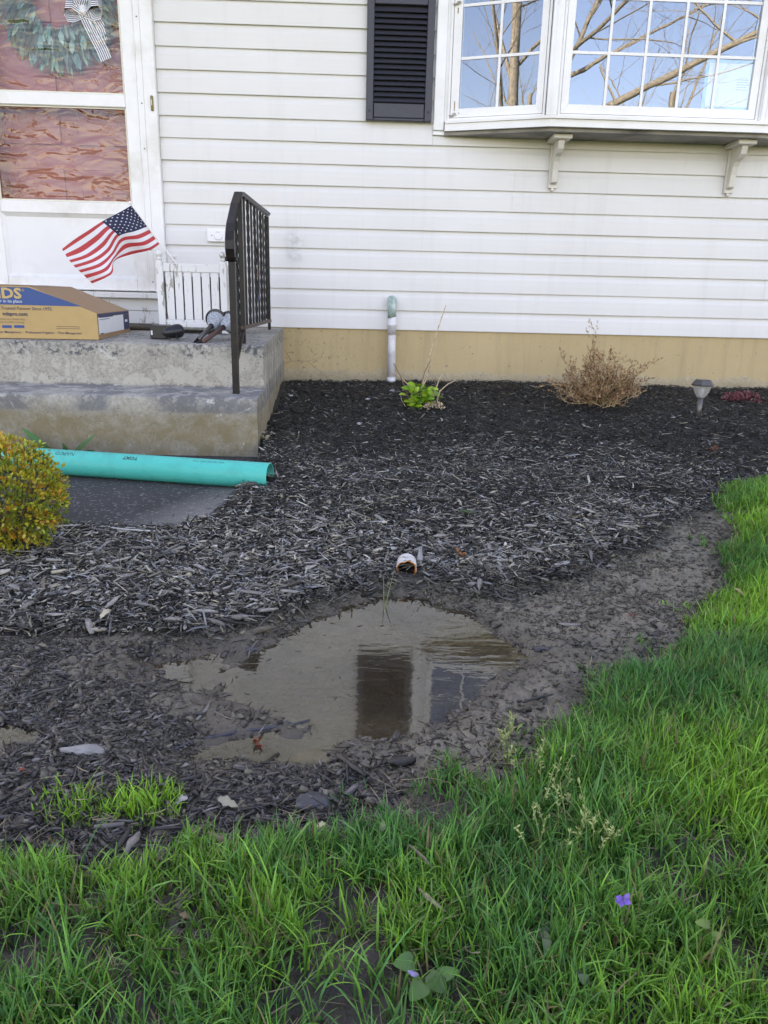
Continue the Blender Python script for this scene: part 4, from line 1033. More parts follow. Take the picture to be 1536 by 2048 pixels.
# ------------------------------------------------------------------ door mat
mt = MB(); mt.box((-2.05, 4.13, .579), (-1.12, 4.50, .597), .006); o = mt.build('door_mat', MAT_); tag(o, 'dark brown coir door mat below the storm door sill', 'door mat')

# ------------------------------------------------------------------ solar lights
def axis_m(p, d):
    return Matrix.Translation(p) @ Vector(d).normalized().to_track_quat('Z', 'Y').to_matrix().to_4x4()
def lying_light(label, tip, head, stem, sc=1.0):
    t = thing('solar_path_light', label, 'path light', tuple(head), 'solar path lights lying on the landing')
    d = (head - tip).normalized(); L = (head - tip).length; M = axis_m(tip, d)
    m = MB(); m.box((-.0015, -.012, 0), (.0015, .012, .05), .001, M=M); m.box((-.012, -.0015, 0), (.012, .0015, .05), .001, M=M); m.build('spike', BLACKP, t)
    m = MB(); m.tube([M @ Vector((0, 0, .045)), M @ Vector((0, 0, L - .075))], .0105, 12); m.build('stake', stem, t, True)
    m = MB(); m.lathe([(.013, L - .078), (.020, L - .066), (.034, L - .035), (.046, L - .008)], M, 44, rib=.04, caps=False); m.build('ribbed_lens', simple('ribbed_lens_grey', (.34, .37, .40), .22, .5, 120, .2), t)
    m = MB(); m.lathe([(.047, L - .010), (.055, L - .006), (.055, L), (.040, L + .012), (.036, L + .016)], M, 30); m.build('cap', BLACKP, t, False)
    return t
lying_light('lying solar path light with grey stake, nearer the black spotlight', W(389, 687, 3.39) , W(434, 640, 3.66), STEEL)
lying_light('lying solar path light with copper brown stake, behind the rail post', W(394, 692, 3.365), W(462, 644, 3.66), COPST)
sl_ = thing('solar_spotlight', 'black bullet spotlight with a square solar panel lying on the landing', 'spotlight', (-.97, 3.55, .57))
q0 = W(301, 684, 3.55); q1 = W(327, 684, 3.55); hh = (W(301, 684, 3.55) - W(301, 660, 3.55)).length
m = MB(); m.box((q0.x, 3.55, .570), (q0.x + .075, 3.66, .570 + .062), .003); m.build('solar_panel_case', BLACKP, sl_)
m = MB(); m.box((q0.x + .005, 3.546, .588), (q0.x + .013, 3.5495, .608), .001); m.build('sticker', WHITEP, sl_)
c0, c1 = W(326, 675, 3.50), W(364, 671, 3.56)
M = axis_m(Vector((c0.x, c0.y, .600)), c1 - c0 + Vector((0, 0, .004)))
m = MB(); m.lathe([(.006, 0), (.016, .006), (.022, .02), (.029, .045), (.032, .07), (.031, .086), (.024, .096), (.005, .099)], M, 22); m.build('lamp_head', BLACKP, sl_, True)
tp = W(358, 687, 3.44); tp.z = .576
m = MB(); m.tube([Vector((c1.x - .025, c1.y - .02, .592)), tp], [.011, .002], 4); m.build('spike', BLACKP, sl_)
# standing path light in the mulch
g1 = gp(1395, 836)
ps = thing('solar_path_light', 'solar path light with ribbed clear lens standing upright in the mulch bed', 'path light', tuple(g1))
k_ = g1.y / FPX * 1.01
M = Matrix.Translation(g1) @ Matrix.Rotation(R_(.5), 4, 'Y'); hgt = 76 * k_ * 1.0
m = MB(); m.tube([M @ Vector((0, 0, -.03)), M @ Vector((0, 0, hgt * .55))], 5.2 * k_, 14); m.build('stake', STEEL, ps, True)
m = MB(); m.lathe([(5.5 * k_, hgt * .53), (8 * k_, hgt * .56), (13 * k_, hgt * .68), (17.5 * k_, hgt * .85)], M, 48, rib=.03, caps=False); m.build('ribbed_lens', FROST, ps)
m = MB(); m.lathe([(3 * k_, hgt * .56), (5 * k_, hgt * .60), (5 * k_, hgt * .84)], M, 14); m.build('inner_diffuser', WHITEP, ps)
m = MB(); m.lathe([(18 * k_, hgt * .845), (22.5 * k_, hgt * .855), (22.8 * k_, hgt * .885), (16.5 * k_, hgt * .99), (15 * k_, hgt * 1.0)], M, 6); m.build('cap', STEEL, ps)
m = MB(); m.box((-10 * k_, -10 * k_, hgt * 1.001), (10 * k_, 10 * k_, hgt * 1.008), .0005, M=M); m.build('solar_cell', PANEL, ps)

# ------------------------------------------------------------------ teal sewer pipe
tpz = .128 + .0468
e1 = Vector((-.330, 2.557, tpz - .006)); e0 = Vector((-1.86, 2.845, tpz))
dax = (e1 - e0).normalized()
tq = thing('sewer_pipe', 'bright teal plastic sewer pipe lying on the walk below the steps', 'pipe', tuple((e0 + e1) / 2))
M = axis_m(e0, dax); LP = (e1 - e0).length; RP = .0468; ri = .0434; n = 48
m = MB(); vs = []
for (r, z) in ((RP, 0), (RP, LP - .0012), (RP - .0012, LP), (ri + .0004, LP), (ri, LP - .001), (ri, 0)):
    for k in range(n): vs.append(M @ Vector((r * math.cos(2 * math.pi * k / n), r * math.sin(2 * math.pi * k / n), z)))
fs = []
mi = []
for i in range(6):
    for k in range(n):
        j = (i + 1) % 6; m.f.append((i * n + k, i * n + (k + 1) % n, j * n + (k + 1) % n, j * n + k)); m.m.append(1 if i == 4 else 0)
m.v = [tuple(v) for v in vs]; m.build('pipe', [TEAL, TEALIN], tq, True)
def pipe_text(txt, zc, ang, size, flip, bold=.0):
    v, f = text_mesh(txt, size, bold, 'CENTER'); mb = MB(); s = -1 if flip else 1
    # angle measured so that 'up' on the pipe is world up
    upl = (M.to_3x3().inverted() @ Vector((0, 0, 1))); a_up = math.atan2(upl.y, upl.x)
    side = M.to_3x3().inverted() @ Vector((0, -1, 0)); a_s = math.atan2(side.y, side.x); sgn = 1 if ((a_s - a_up + math.pi) % (2 * math.pi) - math.pi) > 0 else -1
    out = []
    for x, y, z in v:
        a = a_up + sgn * (ang - s * y / RP); out.append(M @ Vector(((RP + .0004) * math.cos(a), (RP + .0004) * math.sin(a), zc + s * x)))
    mb.add(out, f); return mb
pipe_text('NAPCO', LP - .767, R_(24), .022, True, .01).build('lettering', simple('black_ink', (.01, .06, .06), .5, .1, 20, 0), tq)
pipe_text('TOMT', LP - .512, R_(26), .020, True, .04).build('lettering', bpy.data.materials['black_ink'], tq)
pipe_text('PVC SEWER PIPE  3 IN', LP - .22, R_(20), .012, True).build('faint_lettering', TEALD, tq)

# ------------------------------------------------------------------ buried outlet pipe at the puddle
o1 = Zp(813, 1140, .098); od = Vector((.06, 1, -.02)).normalized()
ov = thing('outlet_pipe', 'short white drain pipe with rusty mouth poking from the mulch', 'pipe', tuple(o1))
M = axis_m(o1, od); k_ = 20.5 * o1.y * 1.06 / FPX; ri = k_ * .84
m = MB(); n = 26
for (r, z) in ((ri, .058), (ri, .004), (ri * 1.03, -.001), (k_ * .98, -.001), (k_, .003), (k_ * 1.01, .025), (k_ * .98, .060)):
    for k in range(n):
        a = 2 * math.pi * k / n; jg = .0050 * math.sin(a * 3 + 1) + .0035 * math.sin(a * 7 + 2); m.v.append(tuple(M @ Vector((r * math.cos(a) * (1 + .02 * math.sin(3 * a)), r * math.sin(a), z + (jg if z < .01 else 0)))))
for i in range(6):
    for k in range(n): m.f.append((i * n + k, (i + 1) * n + k, (i + 1) * n + (k + 1) % n, i * n + (k + 1) % n)); m.m.append(1 if i < 3 else 0)
m.build('pipe', [RUSTP, RUST], ov, True)
m = MB(); m.lathe([(ri * .99, .054), (ri * .9, .055)], M, 20); m.build('dark_throat', BLACKP, ov)
it = []
for i in range(16):
    a = random.uniform(math.pi * 1.05, math.pi * 1.95); up = M.to_3x3().inverted() @ Vector((0, 0, 1)); a0 = math.atan2(up.y, up.x)
    a = a0 + math.pi + random.uniform(-.7, .7); p = M @ Vector((ri * math.cos(a), ri * math.sin(a), random.uniform(.0, .006)))
    it.append((p, Vector((random.uniform(-.4, .4), -.5, -1)), (0, -1, .3), random.uniform(.008, .020), random.uniform(.004, .009), jit(random.choice([(.20, .07, .03), (.16, .12, .03), (.28, .10, .05)]), .3), .2, oval))
V_, F_, C_ = leaf_batch(it, 2); tag(np_mesh('slime', V_, F_, LEAF, ov, col=C_), kind='stuff')

# ------------------------------------------------------------------ trees across the yard (mirrored in the panes)
def tree(name, label, base, H, seed, lean=(0, 0), r0=.2, first=.3, nb=7, spread=1.0, aim=None, depth=4):
    rs = random.Random(seed); t = thing(name, label, 'tree', base)
    trunk = MB(); br = MB()
    def limb(mb, p, d, L, r, lvl):
        n = max(3, int(5 - lvl * .5)); pts = [p]; rad = [r]; cur = d.normalized()
        for i in range(n):
            cur = (cur + Vector((rs.uniform(-1, 1), rs.uniform(-1, 1), rs.uniform(-.6, .9))) * (.10 + .06 * lvl) + Vector((0, 0, .03))).normalized()
            pts.append(pts[-1] + cur * (L / n)); rad.append(r * (1 - .62 * (i + 1) / n))
        mb.tube(pts, rad, 8 if lvl < 2 else (5 if lvl == 2 else 3), cap=False)
        if lvl >= depth: return
        k = nb if lvl == 0 else rs.randint(4, 6)
        for j in range(k):
            f = first + (1 - first) * (j + rs.random()) / k if lvl == 0 else rs.uniform(.2, 1)
            x = f * n; i = min(int(x), n - 1); q = pts[i].lerp(pts[i + 1], x - i); dd = (pts[i + 1] - pts[i]).normalized()
            a = Vector((rs.uniform(-1, 1), rs.uniform(-1, 1), rs.uniform(-.25, .6))) * spread
            nd = (dd * .55 + a).normalized()
            limb(br, q, nd, L * rs.uniform(.42, .68), rad[i] * (rs.uniform(.22, .42) if lvl == 0 else rs.uniform(.30, .46)), lvl + 1)
    p0 = Vector(base)
    limb(trunk, p0, Vector((lean[0], lean[1], 1)), H * .7, r0, 0)
    if aim:
        for (q, d, L, r) in aim: limb(br, Vector(q), Vector(d), L, r, 1)
    trunk.build('trunk', BARK, t, True); o = br.build('branches', BARK, t, True)
    return t
tree('bare_tree', 'bare tree across the lawn with one long limb mirrored in the wide bay pane', (2.75, -4.7, 0), 8.5, 5, r0=.17, nb=5, first=.55, depth=5,
     aim=[((2.8, -4.7, 3.35), (1.0, .15, .30), 4.6, .075), ((2.8, -4.65, 2.7), (.9, .3, .06), 2.8, .035), ((2.8, -4.7, 4.1), (.8, -.2, .45), 3.5, .04)])
tree('bare_tree', 'bare tree with a stout grey trunk mirrored in the narrow left bay pane', (-3.55, -3.2, 0), 9.5, 23, lean=(-.06, 0), r0=.125, nb=6, first=.42, depth=5)
tree('bare_tree', 'bare tree far across the street with a slim trunk', (-9.5, -14, 0), 10, 31, r0=.2, nb=9, depth=3)
tree('bare_tree', 'bare tree far across the street with a wide fan of limbs', (8.5, -15, 0), 9.5, 37, r0=.2, nb=9, spread=1.3, depth=3)
# low far belt of woods
m = MB(); n = 160; vs = []
for i in range(n + 1):
    a = math.pi * (1.04 + .92 * i / n); r = 62 + 5 * math.sin(i * .7); hgt = 3.2 + 1.8 * math.sin(i * .37) + 1.3 * math.sin(i * 1.3 + 1) + random.uniform(-.6, .6)
    for (dr, hz) in ((0, -1), (1.5, hgt * .6), (3.5, hgt), (8, hgt * .7), (9, -1)): vs.append((math.cos(a) * (r + dr), math.sin(a) * (r + dr), hz))
m.add(vs, [(i * 5 + k, i * 5 + k + 1, i * 5 + k + 6, i * 5 + k + 5) for i in range(n) for k in range(4)])
tag(m.build('woods', simple('far_woods', (.085, .080, .055), .95, .5, .6, 0)), kind='stuff')

# ------------------------------------------------------------------ mulch
def chips(name, N, xy, L, Wd, T, tone, mat, lift, tilt=.25, yawb=None):
    n = len(xy); x, y = xy[:, 0], xy[:, 1]; z = zg(x, y) + lift
    yaw = rng.uniform(0, 2 * np.pi, n) if yawb is None else yawb
    p = rng.normal(0, tilt, n); r = rng.normal(0, tilt * 1.6, n)
    cy, sy, cp, sp, cr_, sr = np.cos(yaw), np.sin(yaw), np.cos(p), np.sin(p), np.cos(r), np.sin(r)
    ax = np.stack([cy * cp, sy * cp, sp], 1); s0 = np.stack([-sy, cy, 0 * cy], 1); u0 = np.cross(ax, s0)
    s = s0 * cr_[:, None] + u0 * sr[:, None]; u = np.cross(ax, s)
    V = np.zeros((n, 9, 3)); UV = np.zeros((n, 9, 2)); bend = rng.normal(0, .06, n) * L; off = rng.uniform(0, 60, n)
    for k, t in enumerate((-.5, rng.uniform(-.15, .15, n), .5)):
        wk = Wd * (rng.uniform(.8, 1.05, n) if k == 1 else rng.uniform(.55, 1.1, n) if k == 0 else rng.uniform(.05, .75, n)) * .5; hk = T * (1 if k == 1 else rng.uniform(.3, .8, n))
        cx = np.stack([x, y, z], 1) + ax * (L * t)[:, None] + s * (bend * (0 if k == 1 else 1) + rng.normal(0, .08, n) * Wd)[:, None]
        V[:, k * 3] = cx - s * wk[:, None]; V[:, k * 3 + 1] = cx + u * hk[:, None] + s * (wk * rng.uniform(-.4, .4, n))[:, None]; V[:, k * 3 + 2] = cx + s * wk[:, None]
        for q in range(3): UV[:, k * 3 + q] = np.stack([(t + .5 + 0 * L) * L * 20 + off, off * .37 + q * .5 * Wd * 60], 1)
    f4 = []
    for k in (0, 3): f4 += [(k, k + 1, k + 4, k + 3), (k + 1, k + 2, k + 5, k + 4), (k + 2, k, k + 3, k + 5)]
    f4 = np.array(f4); b = (np.arange(n) * 9)[:, None, None]
    F = (f4[None] + b).reshape(-1, 4)
    F3 = np.concatenate([F[:, [0, 1, 2]], F[:, [0, 2, 3]], (np.array([[0, 2, 1], [6, 7, 8]])[None] + b).reshape(-1, 3)])
    C = np.repeat(tone, 9, 0)
    return np_mesh(name, V.reshape(-1, 3), F3[:, ::-1], mat, col=C, uv=UV.reshape(-1, 2))
def bed_xy(N, ymax=4.645):
    out = []
    tot = 0
    while tot < N:
        y = rng.uniform(1.45, ymax, N); x = rng.uniform(-.66, .82, N) * (y + .15)
        me = y - mulch_edge(x) + .10 * fbm(x, y, 5, 3, 60)
        ok = (rng.random(N) < sstep(-.07, .06, me)) & (sdf(x, y, WALK) > .0 + .02 * vnoise(x, y, 20, 3)) & ~((x < -.45) & (y > 3.03)) & (lawn_d(x, y) > -.02)
        ok &= ~((np.abs(x - .125) < .030) & (y < o1.y + .040) & (y > o1.y - .06))
        out.append(np.stack([x, y], 1)[ok]); tot += ok.sum()
    return np.concatenate(out)[:N]
def bed_tone(xy, boost=0.0):
    x, y = xy[:, 0], xy[:, 1]; n = len(x)
    wz = np.clip((sstep(3.25, 2.0, y + .5 * fbm(x, y, 2.2, 3, 70)) + .25 * sstep(2.5, 2.1, y)) * (.78 + .8 * fbm(x, y, 3.7, 3, 73)) + .10, .06, .95)
    damp = sstep(.16, -.02, y - mulch_edge(x)) * .75
    u = rng.random(n); g = np.where(u < wz * .75, .09 + .36 * rng.random(n) ** 1.4, rng.uniform(.014, .06, n)); g = np.where(rng.random(n) < wz * .09, rng.uniform(.36, .60, n), g)
    g = g * (1 - damp * .72) * (1 + boost)
    warm = rng.normal(.075, .07, n)
    return np.clip(np.stack([g * (1 + warm), g * (1.0 + warm * .3), g * (.975 - warm)], 1), .006, .6)
N1 = 130000
xy = bed_xy(N1); Ls = np.clip(rng.lognormal(np.log(.0165), .65, N1), .003, .085); Ws = np.clip(rng.lognormal(np.log(.0029), .6, N1), .0007, .015)
big = sstep(2.5, 1.9, xy[:, 1]); Ws = Ws * (1 + .35 * big); Ls = Ls * (1 + .10 * big)
tag(chips('mulch', N1, xy, Ls, Ws, Ws * rng.uniform(.25, .5, N1), bed_tone(xy), CHIP, rng.uniform(.0, .012, N1)), kind='stuff')
# wet chips trodden into the mud
def mud_xy(N):
    z1 = P([(-250, 1300), (250, 1285), (470, 1290), (430, 1370), (330, 1400), (500, 1440), (340, 1500), (420, 1530), (650, 1520), (790, 1560), (800, 1620), (560, 1660), (400, 1780), (330, 1800), (-250, 1760)])
    out = []; tot = 0
    while tot < N:
        y = rng.uniform(.72, 2.1, N); x = rng.uniform(-1.3, 1.1, N)
        ok = (rng.random(N) < np.clip(sstep(.03, -.06, sdf(x, y, z1) + .05 * fbm(x, y, 9, 2, 77)) + .09 * (lawn_d(x, y) > .0) * (.3 + 1.6 * sstep(-.1, .3, fbm(x, y, 7, 3, 78))), 0, 1)) & (lawn_d(x, y) > -.03) & (y < mulch_edge(x) + .05)
        fl = np.minimum(sdf(x, y, FLATS[0]), sdf(x, y, FLATS[1])) + .03 * fbm(x, y, 10, 2, 71); ok &= rng.random(N) > .88 * sstep(.02, -.03, fl)
        ok &= (zg(x, y) > WATER - .002); out.append(np.stack([x, y], 1)[ok]); tot += ok.sum()
    return np.concatenate(out)[:N]
N2 = 12500
xy = mud_xy(N2); Ls = np.clip(rng.lognormal(np.log(.017), .6, N2), .004, .07); Ws = np.clip(rng.lognormal(np.log(.0046), .5, N2), .0015, .016)
g = rng.uniform(.014, .075, N2); g = np.where(rng.random(N2) < .14, rng.uniform(.09, .22, N2), g)
tag(chips('sodden_mulch', N2, xy, Ls, Ws, Ws * rng.uniform(.15, .3, N2), np.stack([g * 1.06, g, g * .95], 1), WETCHIP, rng.uniform(-.002, .003, N2), .12), kind='stuff')
# clods, crumbs and rootlets over the bare mud
def bare_xy(N):
    out = []; tot = 0
    while tot < N:
        y = rng.uniform(.62, 2.5, N); x = rng.uniform(-1.2, 1.5, N)
        ok = (lawn_d(x, y) > -.05) & (y < mulch_edge(x) + .06) & (rng.random(N) < .25 + .75 * sstep(-.2, .3, fbm(x, y, 8, 3, 99)))
        ok &= (zg(x, y) > WATER - .001); out.append(np.stack([x, y], 1)[ok]); tot += ok.sum()
    return np.concatenate(out)[:N]
CRUMB = mk_vcol('mud_crumb', .6, False, 0, .4)
N3 = 24000
xy = bare_xy(N3); Ls = np.clip(rng.lognormal(np.log(.0052), .5, N3), .002, .018); g = rng.uniform(.035, .16, N3)
tag(chips('mud_crumbs', N3, xy, Ls, Ls * rng.uniform(.5, .9, N3), Ls * rng.uniform(.3, .6, N3), np.stack([g * 1.06, g * .95, g * .72], 1), CRUMB, rng.uniform(-.002, .001, N3), .3), kind='stuff')
N4 = 2600
xy = bare_xy(N4); Ls = rng.uniform(.012, .05, N4); g = np.where(rng.random(N4) < .25, rng.uniform(.10, .26, N4), rng.uniform(.015, .05, N4))
tag(chips('rootlets', N4, xy, Ls, rng.uniform(.0008, .0022, N4), rng.uniform(.0006, .0015, N4), np.stack([g * 1.1, g * .92, g * .72], 1), DRY, rng.uniform(.0, .003, N4), .10), kind='stuff')
xy = np.stack([rng.uniform(-.35, .55, 900), rng.uniform(1.15, 1.9, 900)], 1); dd_ = sdf(xy[:, 0], xy[:, 1], PUD1); xy = xy[(dd_ < .01) & (rng.random(900) < .10 + .5 * sstep(-.06, .0, dd_))]
n5 = len(xy); g = rng.uniform(.02, .12, n5); fl_ = chips('floating_debris', n5, xy, rng.uniform(.003, .016, n5), rng.uniform(.001, .004, n5), rng.uniform(.0006, .0015, n5), np.stack([g * 1.15, g * .95, g * .7], 1), CRUMB, 0, .03)
n_ = len(fl_.data.vertices); co = np.zeros(n_ * 3, np.float32); fl_.data.vertices.foreach_get('co', co); co = co.reshape(-1, 9, 3); co[:, :, 2] += (WATER + .0006 - co[:, :, 2].mean(1))[:, None]; fl_.data.vertices.foreach_set('co', co.ravel()); tag(fl_, kind='stuff')
# larger loose chips, one by one
def slab_chip(name, label, cat, px, py, L, Wd, T, yaw, col, group=None, mat=None, pitch=0, lift=None, seed=0, parent=None):
    rs = random.Random(seed + int(px * 7 + py)); p = gp(px, py); n = 7; V = []; F = []; C = []
    M = Matrix.Translation(p + Vector((0, 0, (T * .3 if lift is None else lift)))) @ Matrix.Rotation(R_(yaw), 4, 'Z') @ Matrix.Rotation(R_(pitch), 4, 'Y') @ Matrix.Rotation(rs.uniform(-.2, .2), 4, 'X')
    uv = []; tpA, tpB = rs.uniform(.0, .8), rs.uniform(.0, .9)
    bend = rs.uniform(-.06, .06) * L
    for i in range(n):
        t = i / (n - 1) - .5; wv = Wd * .5 * (1 - (tpA if t < 0 else tpB) * abs(2 * t) ** 1.6) * rs.uniform(.68, 1.22); hv = T * .5 * rs.uniform(.7, 1.1) * (1 - .5 * abs(2 * t) ** 4)
        for k, (a, b) in enumerate(((-1, -1), (-.9, .6), (-.3, 1), (.35, .9), (.95, .5), (1, -1))):
            V.append(M @ Vector((t * L + (rs.uniform(-.04, .04) * L if i in (0, n - 1) else 0), a * wv + bend * (1 - 4 * t * t) + rs.uniform(-.12, .12) * Wd, b * hv * rs.uniform(.7, 1.2)))); kk = rs.uniform(.75, 1.25); C.append([c_ * kk for c_ in col]); uv.append((t * L * 20 + px, k * Wd * 14))
    for i in range(n - 1):
        for k in range(6): F.append((i * 6 + k, i * 6 + (k + 1) % 6, (i + 1) * 6 + (k + 1) % 6, (i + 1) * 6 + k))
    F += [(0, 3, 2, 1), (0, 5, 4, 3), ((n - 1) * 6, (n - 1) * 6 + 1, (n - 1) * 6 + 2, (n - 1) * 6 + 3), ((n - 1) * 6, (n - 1) * 6 + 3, (n - 1) * 6 + 4, (n - 1) * 6 + 5)]
    o = np_mesh(name, [v[:] for v in V], np.array(F)[:, ::-1], mat or CHIP, parent, col=np.array(C), uv=np.array(uv))
    if parent is None: tag(o, label, cat, group)
    return o
GW = (.27, .258, .235); GD = (.035, .033, .032)
slab_chip('wood_chunk', 'upright weathered grey wood chunk standing right beside the drain pipe mouth', 'wood chunk', 839, 1128, .072, .020, .013, 84, (.30, .295, .29), pitch=-52, lift=.010)
slab_chip('wood_chunk', 'short black waterlogged wood block on the mud nearest the lawn edge', 'wood chunk', 804, 1527, .044, .020, .014, 6, (.016, .014, .013), mat=WETCHIP)
slab_chip('wood_stick', 'long dark flat stick lying on mud left of the black wood block', 'stick', 703, 1534, .075, .011, .007, -52, (.022, .020, .018), mat=WETCHIP)
slab_chip('wood_chunk', 'pale brown wood piece at the left rim of the puddle', 'wood chunk', 528, 1270, .058, .016, .010, 22, (.12, .105, .08), lift=.012)
slab_chip('wood_chunk', 'broken brown wood stub lying on the small grass gap in front', 'wood chunk', 420, 1680, .055, .014, .012, -24, (.22, .17, .11))
slab_chip('wood_chunk', 'pale grey upright splinter beside the bare soil gap', 'wood chunk', 265, 1690, .042, .012, .008, 80, (.25, .23, .20))
slab_chip('wood_stick', 'dark upright splinter left of the pale splinter by the soil gap', 'stick', 250, 1680, .055, .010, .008, 83, (.06, .055, .05))
slab_chip('wood_stick', 'thin tan twig on the mud by the left water pool', 'stick', 322, 1508, .075, .004, .004, -55, (.16, .125, .09))
slab_chip('wood_stick', 'tan twig lying in the grass below the puddle', 'stick', 862, 1835, .045, .005, .005, -50, (.34, .28, .20), lift=.025)
slab_chip('wood_stick', 'tan twig caught in the grass near the clover leaf', 'stick', 838, 1745, .045, .005, .005, -55, (.25, .21, .15), lift=.025)
slab_chip('wood_chunk', 'pale driftwood sliver on the bank right of the drain pipe', 'wood chunk', 1124, 1130, .065, .020, .012, 32, (.36, .35, .33))
slab_chip('wood_chunk', 'pale wood sliver lower down the bank beside the driftwood sliver', 'wood chunk', 1215, 1133, .060, .010, .008, -16, (.36, .34, .31))
slab_chip('wood_chunk', 'pale grey chip on the mud right of the puddle', 'wood chunk', 1140, 1250, .050, .013, .006, -6, (.26, .24, .22))
slab_chip('wood_chunk', 'brown wet chip on the mud above the pale grey chip', 'wood chunk', 1200, 1236, .048, .012, .008, -22, (.055, .045, .03), mat=WETCHIP)
slab_chip('bark_flake', 'speckled white bark flake lying on the mud at left', 'bark', 168, 1504, .078, .026, .007, -3, (.27, .27, .26))
slab_chip('stone', 'dark flat wet stone on the mud right of the puddle', 'stone', 1083, 1302, .034, .02, .012, 0, (.035, .037, .045), mat=WETCHIP)
slab_chip('stone', 'dark flat slate flake at the grass edge below the small pool', 'stone', 625, 1608, .050, .034, .008, 10, (.05, .055, .065), mat=WETCHIP)
slab_chip('stone', 'small slate flake at the left shore of the puddle', 'stone', 503, 1300, .022, .018, .006, 10, (.05, .055, .07), mat=WETCHIP)
G_ = 'weathered chips lying loose on the mulch bank'
bk = [(60, 1220), (110, 1240), (225, 1215), (255, 1160), (290, 1220), (330, 1195), (380, 1150), (345, 1250), (410, 1235), (455, 1130), (505, 1195), (180, 1265), (300, 1270), (400, 1145), (240, 1130), (120, 1165), (520, 1180), (560, 1150), (590, 1105), (640, 1130), (700, 1085), (480, 1245), (430, 1255), (60, 1130), (30, 1185), (160, 1195), (350, 1110), (540, 1230), (585, 1195), (700, 1120), (880, 1080), (920, 1100), (960, 1120), (1010, 1085), (1060, 1060), (930, 1060), (1120, 1085), (1180, 1030), (1250, 1060), (1300, 1040), (1340, 1010), (760, 1045), (830, 1050), (640, 1060), (280, 1105), (210, 1100), (1000, 1130), (1070, 1110)]
for i, (px, py) in enumerate(bk):
    k = rng.uniform(.55, 1.25)
    slab_chip('wood_chip', 'weathered grey wood chip lying loose on the mulch bank', 'wood chip', px, py, rng.uniform(.034, .062), rng.uniform(.009, .016), rng.uniform(.004, .008), rng.choice([rng.uniform(-35, 35), rng.uniform(-90, 90)]), (GW[0] * k, GW[1] * k, GW[2] * k), G_, lift=.014, pitch=rng.uniform(-12, 12))
G2 = 'dark wet chips stuck in the mud'
wk_ = [(120, 1345), (210, 1330), (260, 1370), (60, 1400), (330, 1290), (180, 1400), (230, 1455), (95, 1545), (300, 1560), (420, 1560), (470, 1590), (500, 1545), (560, 1560), (610, 1570), (660, 1570), (720, 1580), (390, 1430), (310, 1435), (140, 1440), (20, 1560), (170, 1560), (745, 1595), (370, 1480), (1010, 1375), (1000, 1250), (940, 1215), (1090, 1215), (1160, 1290)]
for i, (px, py) in enumerate(wk_):
    k = rng.uniform(.6, 1.5)
    slab_chip('wet_chip', 'dark wet wood chip stuck flat in the mud', 'wood chip', px, py, rng.uniform(.026, .06), rng.uniform(.004, .0095), rng.uniform(.003, .006), rng.uniform(-60, 60), (GD[0] * k, GD[1] * k, GD[2] * k), G2, mat=WETCHIP)
# landscape fabric edges at the small pools
def fabric(label, pxs):
    pts = [gp(*p) for p in pxs]; m = MB(); n = len(pts)
    for i, p in enumerate(pts):
        t = (pts[min(i + 1, n - 1)] - pts[max(i - 1, 0)]).normalized(); nn = Vector((-t.y, t.x, 0)); nn = nn if nn.y > 0 else -nn; wv = .003 * math.sin(i * 2.2)
        for (a, h) in ((-.0016, -.004), (-.0012, .0008), (-.0004, .0018), (.0012, .0016), (.003, .001), (.005, -.003)): q = p + nn * a; m.v.append((q.x, q.y, max(zg1(q.x, q.y), WATER) + h))
    for i in range(n - 1):
        for k in range(5): a = i * 6 + k; m.f.append((a, a + 6, a + 7, a + 1)); m.m.append(0)
    o = m.build('landscape_fabric', FABRIC, None, True); tag(o, label, 'fabric')
fabric('torn black landscape fabric edge along the small pool', [(338, 1502), (380, 1488), (420, 1476), (470, 1467), (520, 1460), (550, 1455), (575, 1444), (585, 1452), (620, 1450)])
fabric('torn black landscape fabric edge at the far left pool', [(-60, 1452), (-10, 1441), (30, 1437), (60, 1436), (80, 1440), (97, 1446)])

# ------------------------------------------------------------------ grass
def in_view(x, y, mrg=.12): return (x < .56 * (y + .1) + mrg + .75) & (-x < .56 * (y + .1) + mrg + .25)
def tufts(n_try):
    y = rng.uniform(.35, 3.0, n_try); x = rng.uniform(-1.45, 2.75, n_try)
    d = lawn_d(x, y) + .075 * fbm(x, y, 8, 4, 80)
    thin = sstep(-.20, .10, fbm(x, y, 9, 4, 83) + .04 + .10 * sstep(.3, .7, x)) * .82 + .18
    near = 1 - .15 * sstep(-.0, -.1, d) * sstep(1.0, .7, y) * sstep(.1, .0, np.abs(x + .02) - .22)
    ok = (rng.random(n_try) < sstep(.01, -.05, d) * thin * near) & in_view(x, y, .2)
    return np.stack([x, y], 1)[ok]
T_ = tufts(150000)
# small isolated tufts on the mud
for (px, py, k) in ((100, 1600, 6), (130, 1622, 7), (180, 1600, 5), (215, 1630, 8), (250, 1610, 7), (290, 1600, 8), (305, 1630, 6), (160, 1640, 5), (265, 1640, 5), (1370, 1225, 4), (1290, 1290, 5), (1395, 1085, 3), (1190, 1345, 5), (1045, 1470, 5), (700, 1600, 5), (890, 1540, 8)):
    p = gp(px, py); T_ = np.concatenate([T_, np.array([[p.x, p.y]]) + rng.normal(0, .016, (k, 2))])
per = rng.integers(5, 12, len(T_)); ti = np.repeat(np.arange(len(T_)), per); n = len(ti)
bx = T_[ti, 0] + rng.normal(0, .007, n); by = T_[ti, 1] + rng.normal(0, .007, n); bz = zg(bx, by) - .004
tone_t = fbm(T_[:, 0], T_[:, 1], 3.2, 3, 90); h_t = rng.uniform(.75, 1.25, len(T_)) * (1 + .35 * fbm(T_[:, 0], T_[:, 1], 4, 2, 95))
edge_h = sstep(.02, -.12, lawn_d(bx, by)) * .45 + .55
